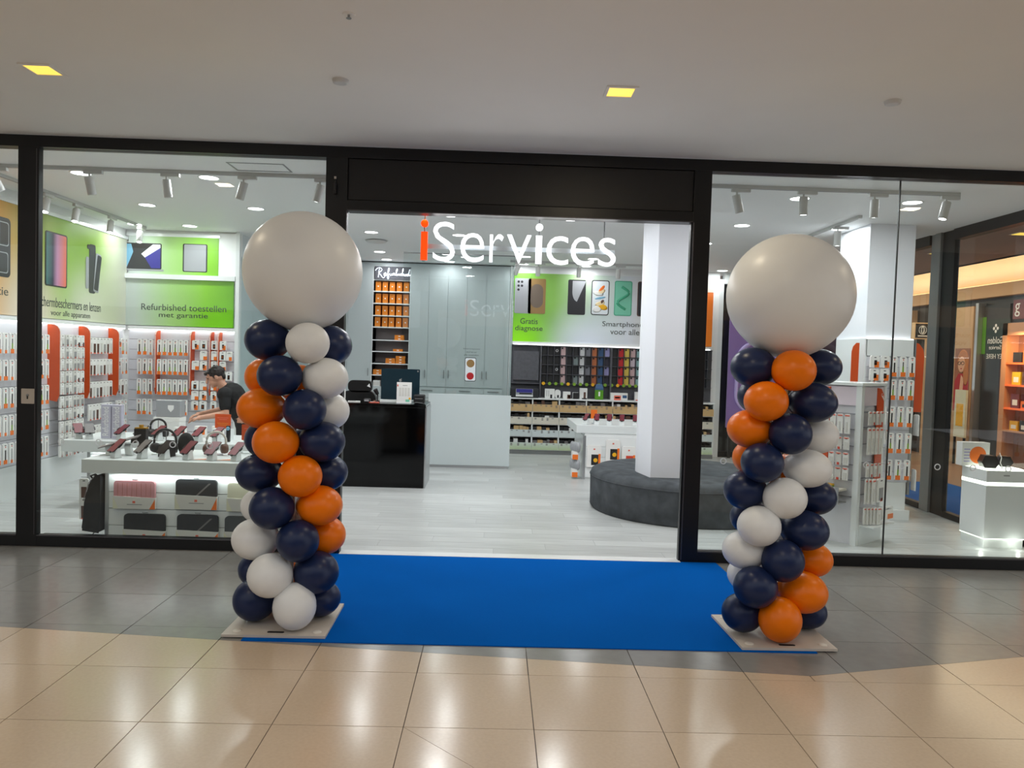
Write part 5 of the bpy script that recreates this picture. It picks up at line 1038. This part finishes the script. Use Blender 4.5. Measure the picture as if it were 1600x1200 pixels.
def tl(x,y,z):
    return (3.253+x*math.cos(TA)-y*math.sin(TA), .741+x*math.sin(TA)+y*math.cos(TA), z)
def tot(x,y,z,kind,i,l,face,sx=1,sz=1): pack(kind,i,tl(x,y,z),TA if face=='A' else TA-PI/2,l,'packs on the totem, '+l,sx,sz)
b = MB()
def hkA(x,z,l): b.box(x-.003,x+.003,-l,.01,z+.003,z+.007,'steel')
def hkB(y,z,l): b.box(-l,.01,y-.003,y+.003,z+.003,z+.007,'steel')
for r,(z,kind,sz,n) in enumerate(((1.27,'thin',1.0,4),(1.11,'tall',1.3,4),(.77,'thin',1.0,4))):
    for k in range(n):
        x = .085+k*.057; d = .05+.012*k; tot(x,-d,z,kind,k,'%s, %s in the %s row of the totem face by the podium' % (KN[kind],ORD[k],ORD[r]),'A',.85,sz); hkA(x,z,d-.011)
for k,(x,z) in enumerate(((.33,1.10),(.345,.93),(.345,1.27),(.36,.77))): tot(x,-.11,z,'thin',k,'thin white pack against the orange totem fin, %s one placed' % ORD[k],'A',.75,.75); hkA(x,z,.1)
for k in range(3): tot(.09+k*.03,-.05-.019*k,.62,'tall',k,'large white flat pack, %s of three low on the totem' % ORD[k],'A',1.2,1.2)
hkA(.09,.62,.042)
tot(.27,-.10,.62,'case',2,'large white pack with an orange corner, low on the totem face','A',1.8,1.1); hkA(.29,.62,.088)
for k in range(5): tot(.085+k*.03,-.05-.019*k,.352,'tall',k,'white flat pack, %s above the base of the totem' % ORD[k],'A',1.15,.8)
hkA(.085,.352,.042)
tot(.35,-.135,.345,'square',2,'wide white pack with orange end above the totem base','A',2.1,.95); hkA(.37,.345,.12)
for r,(z,kind,n) in enumerate(((1.24,'tall',5),(1.02,'thin',4),(.87,'thin',3),(.725,'thin',4))):
    for k in range(n):
        y = .1+k*.065; d = .05+.012*k; tot(-d,y,z,kind,k,'%s, %s in the %s row of the totem face by the entrance' % (KN[kind],ORD[k],ORD[r]),'B',.9,.95); hkB(y,z,d-.011)
tag(b.build('display_hooks', to), None, None, kind='stuff')
t = tag(MB().box(-.05,.05,-.09,.09,0,.015,'leaf_green').box(-.05,.05,-.09,.09,.015,.03,'yellow_box').build('leaflet_stack', None, tl(-.08,.3,.5415), TA),'pile of green and yellow leaflets on the side shelf of the totem','leaflets')
# ================================================================== LIT PODIUM
po = thing('lit_podium','white faceted podium with glowing bands, loudspeakers on top','podium',(4.73,1.06,0))
pp_ = [(-.195,-.265),(.22,-.265),(.27,-.1),(.27,.3),(.0,.38),(-.21,.1)]
grow = lambda s,p=pp_: [(x*s,y*s) for x,y in p]
MB().prism(grow(.93),0,.085,'gloss_white').build('plinth', po); MB().prism(grow(.99),.085,.092,'podium_led').build('glow_band', po); MB().prism(grow(1.0),.092,.605,'gloss_white').build('lower_body', po, bevel=.003); MB().prism(grow(1.005),.605,.64,'podium_led').build('glow_band', po); MB().prism(grow(1.0),.64,.75,'gloss_white').build('upper_body', po, bevel=.003)
MB().prism(grow(.93),.75,.757,'podium_led').build('top_glow', po); MB().box(-.03,.03,-.2655,-.265,.70,.712,'pk_grey').build('printed_mark', po)
light('glow','POINT',.35,(.97,1,.9),po,(-.25,-.32,.06),.05); light('glow','POINT',.35,(.97,1,.9),po,(.1,-.34,.06),.05)
sb = thing('speaker_carton','white retail carton with an orange ring print standing on the podium','box',(4.60,1.13,.757),-.0); MB().box(-.14,.14,-.05,.05,0,.235,'box_white').build('carton', sb, bevel=.003); b = MB(); b.lathe([(.001,.0),(.085,.0)],'pk_orange',24,TXZ(.02,-.0505,.11),False,False)
for k in range(5): b.box(-.12,-.06,-.0512,-.05,.04+k*.03,.05+k*.03,'c_lilac')
b.build('print', sb)
def hexspk(x,y,z,l,rz,s=1.0,cable=False):
    t = thing('loudspeaker', l, 'loudspeaker', (x,y,z), rz); b = MB(); b.prism([(.075*s,0),(.045*s,.06*s),(-.045*s,.06*s),(-.07*s,.0),(-.045*s,-.05*s),(.045*s,-.05*s)],-.05*s,.05*s,'ph_black',TXZ(0,0,.056*s)); b.build('cabinet', t, bevel=.012*s); MB().prism([(.055*s,0),(.032*s,.042*s),(-.032*s,.042*s),(-.05*s,.0),(-.032*s,-.035*s),(.032*s,-.035*s)],.05*s,.053*s,'dark',TXZ(0,0,.056*s)).build('grille', t)
    if cable: MB().tube([(-.05,-.04,.14),(-.045,-.09,.1),(-.06,-.12,.05),(-.05,-.14,.02),(-.075,-.24,.004)],.004,'card',6).build('white_cable', t)
hexspk(4.635,.94,.757,'black hexagonal loudspeaker in front of the white carton on the podium',-.2,1.1); hexspk(4.875,1.06,.757,'smaller black loudspeaker with a white cable on the podium',-.35,.95,True)
# ================================================================== SIGNS AND SHOPS ACROSS THE SIDE PASSAGE
tag(MB().box(XR+.15,6.6,2.3,4.9,0,.006,'carpet').build('carpet'),'blue carpet on the passage floor seen through the glazed side','carpet')
pu = thing('purple_poster','tall purple poster with a pale rounded ring, beyond the end pane','poster',(4.42,7.12,0)); MB().box(-.5,.55,0,.03,.55,2.62,'pr_purple').build('board', pu); b = MB(); b.tube([(x,-.004,1.45+z) for x,z in rrect(.72,1.25,.34,8,.02,0)+[rrect(.72,1.25,.34,8,.02,0)[0]]],.035,'pr_lav',8); b.build('ring_print', pu); MB().box(-.45,-.4,.0,.03,0,.55,'dark').box(.4,.45,0,.03,0,.55,'dark').build('leg', pu)
tag(MB().box(3.9,5.1,7.6,7.65,0,3.3,'cor_dark').build('dark_screen'),'dark screen wall behind the purple poster','screen')
XW = 8.4
def wallthing(name, l, cat, y0, y1, z0, z1, m, d=.04, parts=()):
    t = thing(name, l, cat, (XW+.05,(y0+y1)/2,z0)); MB().box(-d-.02,-.002,-(y1-y0)/2,(y1-y0)/2,0,z1-z0,m).build('board', t); return t
sb2 = thing('lightbox_sign','square dark blade sign with a white ring emblem over the passage','sign',(7.86,8.0,2.27)); MB().box(-.155,.155,-.05,.05,0,.31,'cor_cream').build('frame', sb2); MB().box(-.135,.135,-.055,-.05,.02,.29,'cor_dark').build('face', sb2); MB().box(.155,.53,-.02,.02,.14,.18,'dark').build('bracket', sb2)
b = MB(); b.tube([(.07*math.cos(2*PI*k/24),-.058,.17+.08*math.sin(2*PI*k/24)) for k in range(25)],.006,'white_ink',6); b.tube([(.026*math.cos(2*PI*k/16),-.058,.17+.066*math.sin(2*PI*k/16)) for k in range(17)],.011,'white_ink',6); b.box(-.09,.09,-.06,-.055,.045,.07,'white_ink'); b.build('emblem', sb2)
t = wallthing('sale_poster','dark red poster reading 30 on the passage shop front','poster',8.62,9.18,1.35,2.05,'wine'); text('lettering','30','white_ink',t,(-.062,.2,.35),(0,-1,0),(0,0,1),.42,.22,.003); MB().box(-.064,-.06,-.2,.2,.1,.16,'face').build('print', t)
for k,(y0,y1,z0,z1,l) in enumerate(((8.28,8.6,0,2.6,'beside the red sale poster'),(9.2,9.6,0,2.9,'behind the square column'))):
    tag(MB().box(8.28,8.445,y0,y1,0,z1,'cor_tan').build('pilaster'),'tan pilaster on the passage shop front, %s' % l,'pilaster')
wp_ = thing('woman_poster','tall poster of a fair-haired woman in red with glasses, on a tan pilaster','poster',(8.3,7.33,0)); MB().box(-.02,.14,-.25,.36,0,2.85,'cor_tan').build('pilaster', wp_)
b = MB(); T = Matrix(((0,0,-1,-.021),(-1,0,0,0),(0,1,0,0),(0,0,0,1))); 
b.box(-.024,-.02,-.23,.23,.95,2.1,'cor_wood'); b.build('sheet', wp_)
b = MB(); b.ell((0.02,1.86,.004),.17,.22,.002,'blonde',T,18,6); b.ell((-.02,1.8,.006),.11,.15,.002,'face',T,18,6); b.prism([(-.22,.98),(.22,.98),(.2,1.5),(.08,1.64),(-.1,1.64),(-.2,1.5)],.004,.0055,'red_poster',T); b.prism([(-.05,1.35),(.05,1.2),(.06,1.55),(-.02,1.62)],.0055,.0065,'face',T); b.ell((.12,1.62,.007),.08,.2,.002,'blonde',T,12,6)
for s in (-1,1): b.tube([T@Vector((-.03+s*.05+.042*math.cos(2*PI*k/14),1.83+.03*math.sin(2*PI*k/14),.009)) for k in range(15)],.005,'dark',5)
b.ell((-.02,1.73,.009),.03,.01,.001,'red_poster',T,10,4); b.build('printed_figure', wp_)
t = thing('folding_sign','small cream and yellow folding sign in front of the woman poster','sign',(8.15,7.1,0)); MB().box(-.02,.02,-.16,.16,.5,1.35,'bag_cream').build('board', t); MB().box(-.024,-.02,-.1,.1,.7,1.1,'yellow_box').build('print', t); MB().box(-.02,.02,-.15,-.13,0,.5,'dark').box(-.02,.02,.13,.15,0,.5,'dark').build('leg', t)
t = wallthing('green_screen_sign','dark green glass sign with mirrored white lettering and a leaf edge','sign',6.27,6.94,.5,2.85,'cor_dark'); MB().box(-.064,-.06,-.36,.26,1.45,2.1,'sig_green').build('green_field', t); MB().box(-.066,-.06,.27,.37,1.5,2.15,'leaf_green').build('leaf_edge', t)
text('lettering','Golden','white_ink',t,(-.066,.2,1.68),(0,-1,0),(0,0,1),.42,.12,.002,0,True); text('lettering','Service','white_ink',t,(-.066,.16,1.58),(0,-1,0),(0,0,1),.32,.07,.002,0,True); text('lettering','KEY HERE','white_ink',t,(-.066,.22,1.42),(0,-1,0),(0,0,1),.48,.08,.002,0,True)
b = MB()
for k in range(4): b.ell((-.068,.0+.05*math.cos(k*PI/2),1.94+.05*math.sin(k*PI/2)),.002,.03,.03,'white_ink',None,8,5)
b.build('clover_mark', t)
tag(MB().box(8.3,8.44,6.98,7.06,0,2.9,'steel').build('door_post'),'slim pale door post between the woman poster and the green sign','post')
rk = thing('goods_rack','wooden rack with orange-lit goods in the shop across the passage','rack',(8.2,5.62,0)); MB().box(-.02,.2,.38,.5,0,2.5,'cor_shelf').box(-.02,.2,-.7,.5,2.3,2.5,'cor_shelf').box(.18,.22,-.7,.5,0,2.5,'cor_wood').box(-.02,.2,-.8,-.7,0,2.5,'cor_shelf').build('frame', rk)
for k,z in enumerate((1.1,1.48,1.84)): MB().box(-.02,.2,-.7,.38,z-.015,z+.0135,'orange_lit').build('shelf', rk)
rg = random.Random(9)
for k,(z,ms) in enumerate(((1.115,('red_poster','wine','pk_orange','wine')),(1.495,('yellow_box','dark','pk_brown','hazard_yellow')),(1.855,('pk_orange','red_poster','orange_lit','dark')),(.75,('yellow_box','yellow_box','dark','yellow_box')))):
    for q in range(4):
        hgt = rg.uniform(.12,.24); tag(MB().box(-.06,.06,-.1,.1,0,hgt,ms[q]).box(-.062,-.06,-.06,.06,hgt*.2,hgt*.6,'card' if rg.random()<.3 else 'dark').build('boxed_goods', None, (8.28,5.07+q*.24,z)),'%s boxed item on the %s shelf of the wooden rack, %s along' % ({'red_poster':'red','wine':'wine red','pk_orange':'orange','yellow_box':'yellow','dark':'black','pk_brown':'brown','hazard_yellow':'mustard','orange_lit':'glowing orange'}[ms[q]],['second lowest','second highest','top','lowest'][k],ORD[q]),'box','boxed goods on the wooden rack')
MB().box(-.02,.2,-.7,.38,.72,.7485,'cor_shelf').build('shelf', rk)
t = wallthing('red_sign','dark red fascia sign with a white letter g, above the wooden rack','sign',5.3,6.2,2.58,2.9,'wine'); text('lettering','g','white_ink',t,(-.062,.40,.04),(0,-1,0),(0,0,1),.12,.22,.003)
light('rack_lamp','AREA',14,(1,.6,.3),rk,(-.3,0,2.2),.5,aim=(.6,0,-1))
for k,(x,y) in enumerate(((6.2,2.9),(6.2,4.7),(6.2,6.5),(6.2,9.0))):
    t = thing('square_downlight','square yellow downlight in the passage ceiling, %s from the mall' % ORD[k],'ceiling light',(x,y,ZM),0,'square downlights in the passage'); MB().box(-.1,.1,-.1,.1,-.005,0,'mall_white').build('frame', t); MB().box(-.08,.08,-.08,.08,-.009,-.005,'mall_lamp').build('diffuser', t)
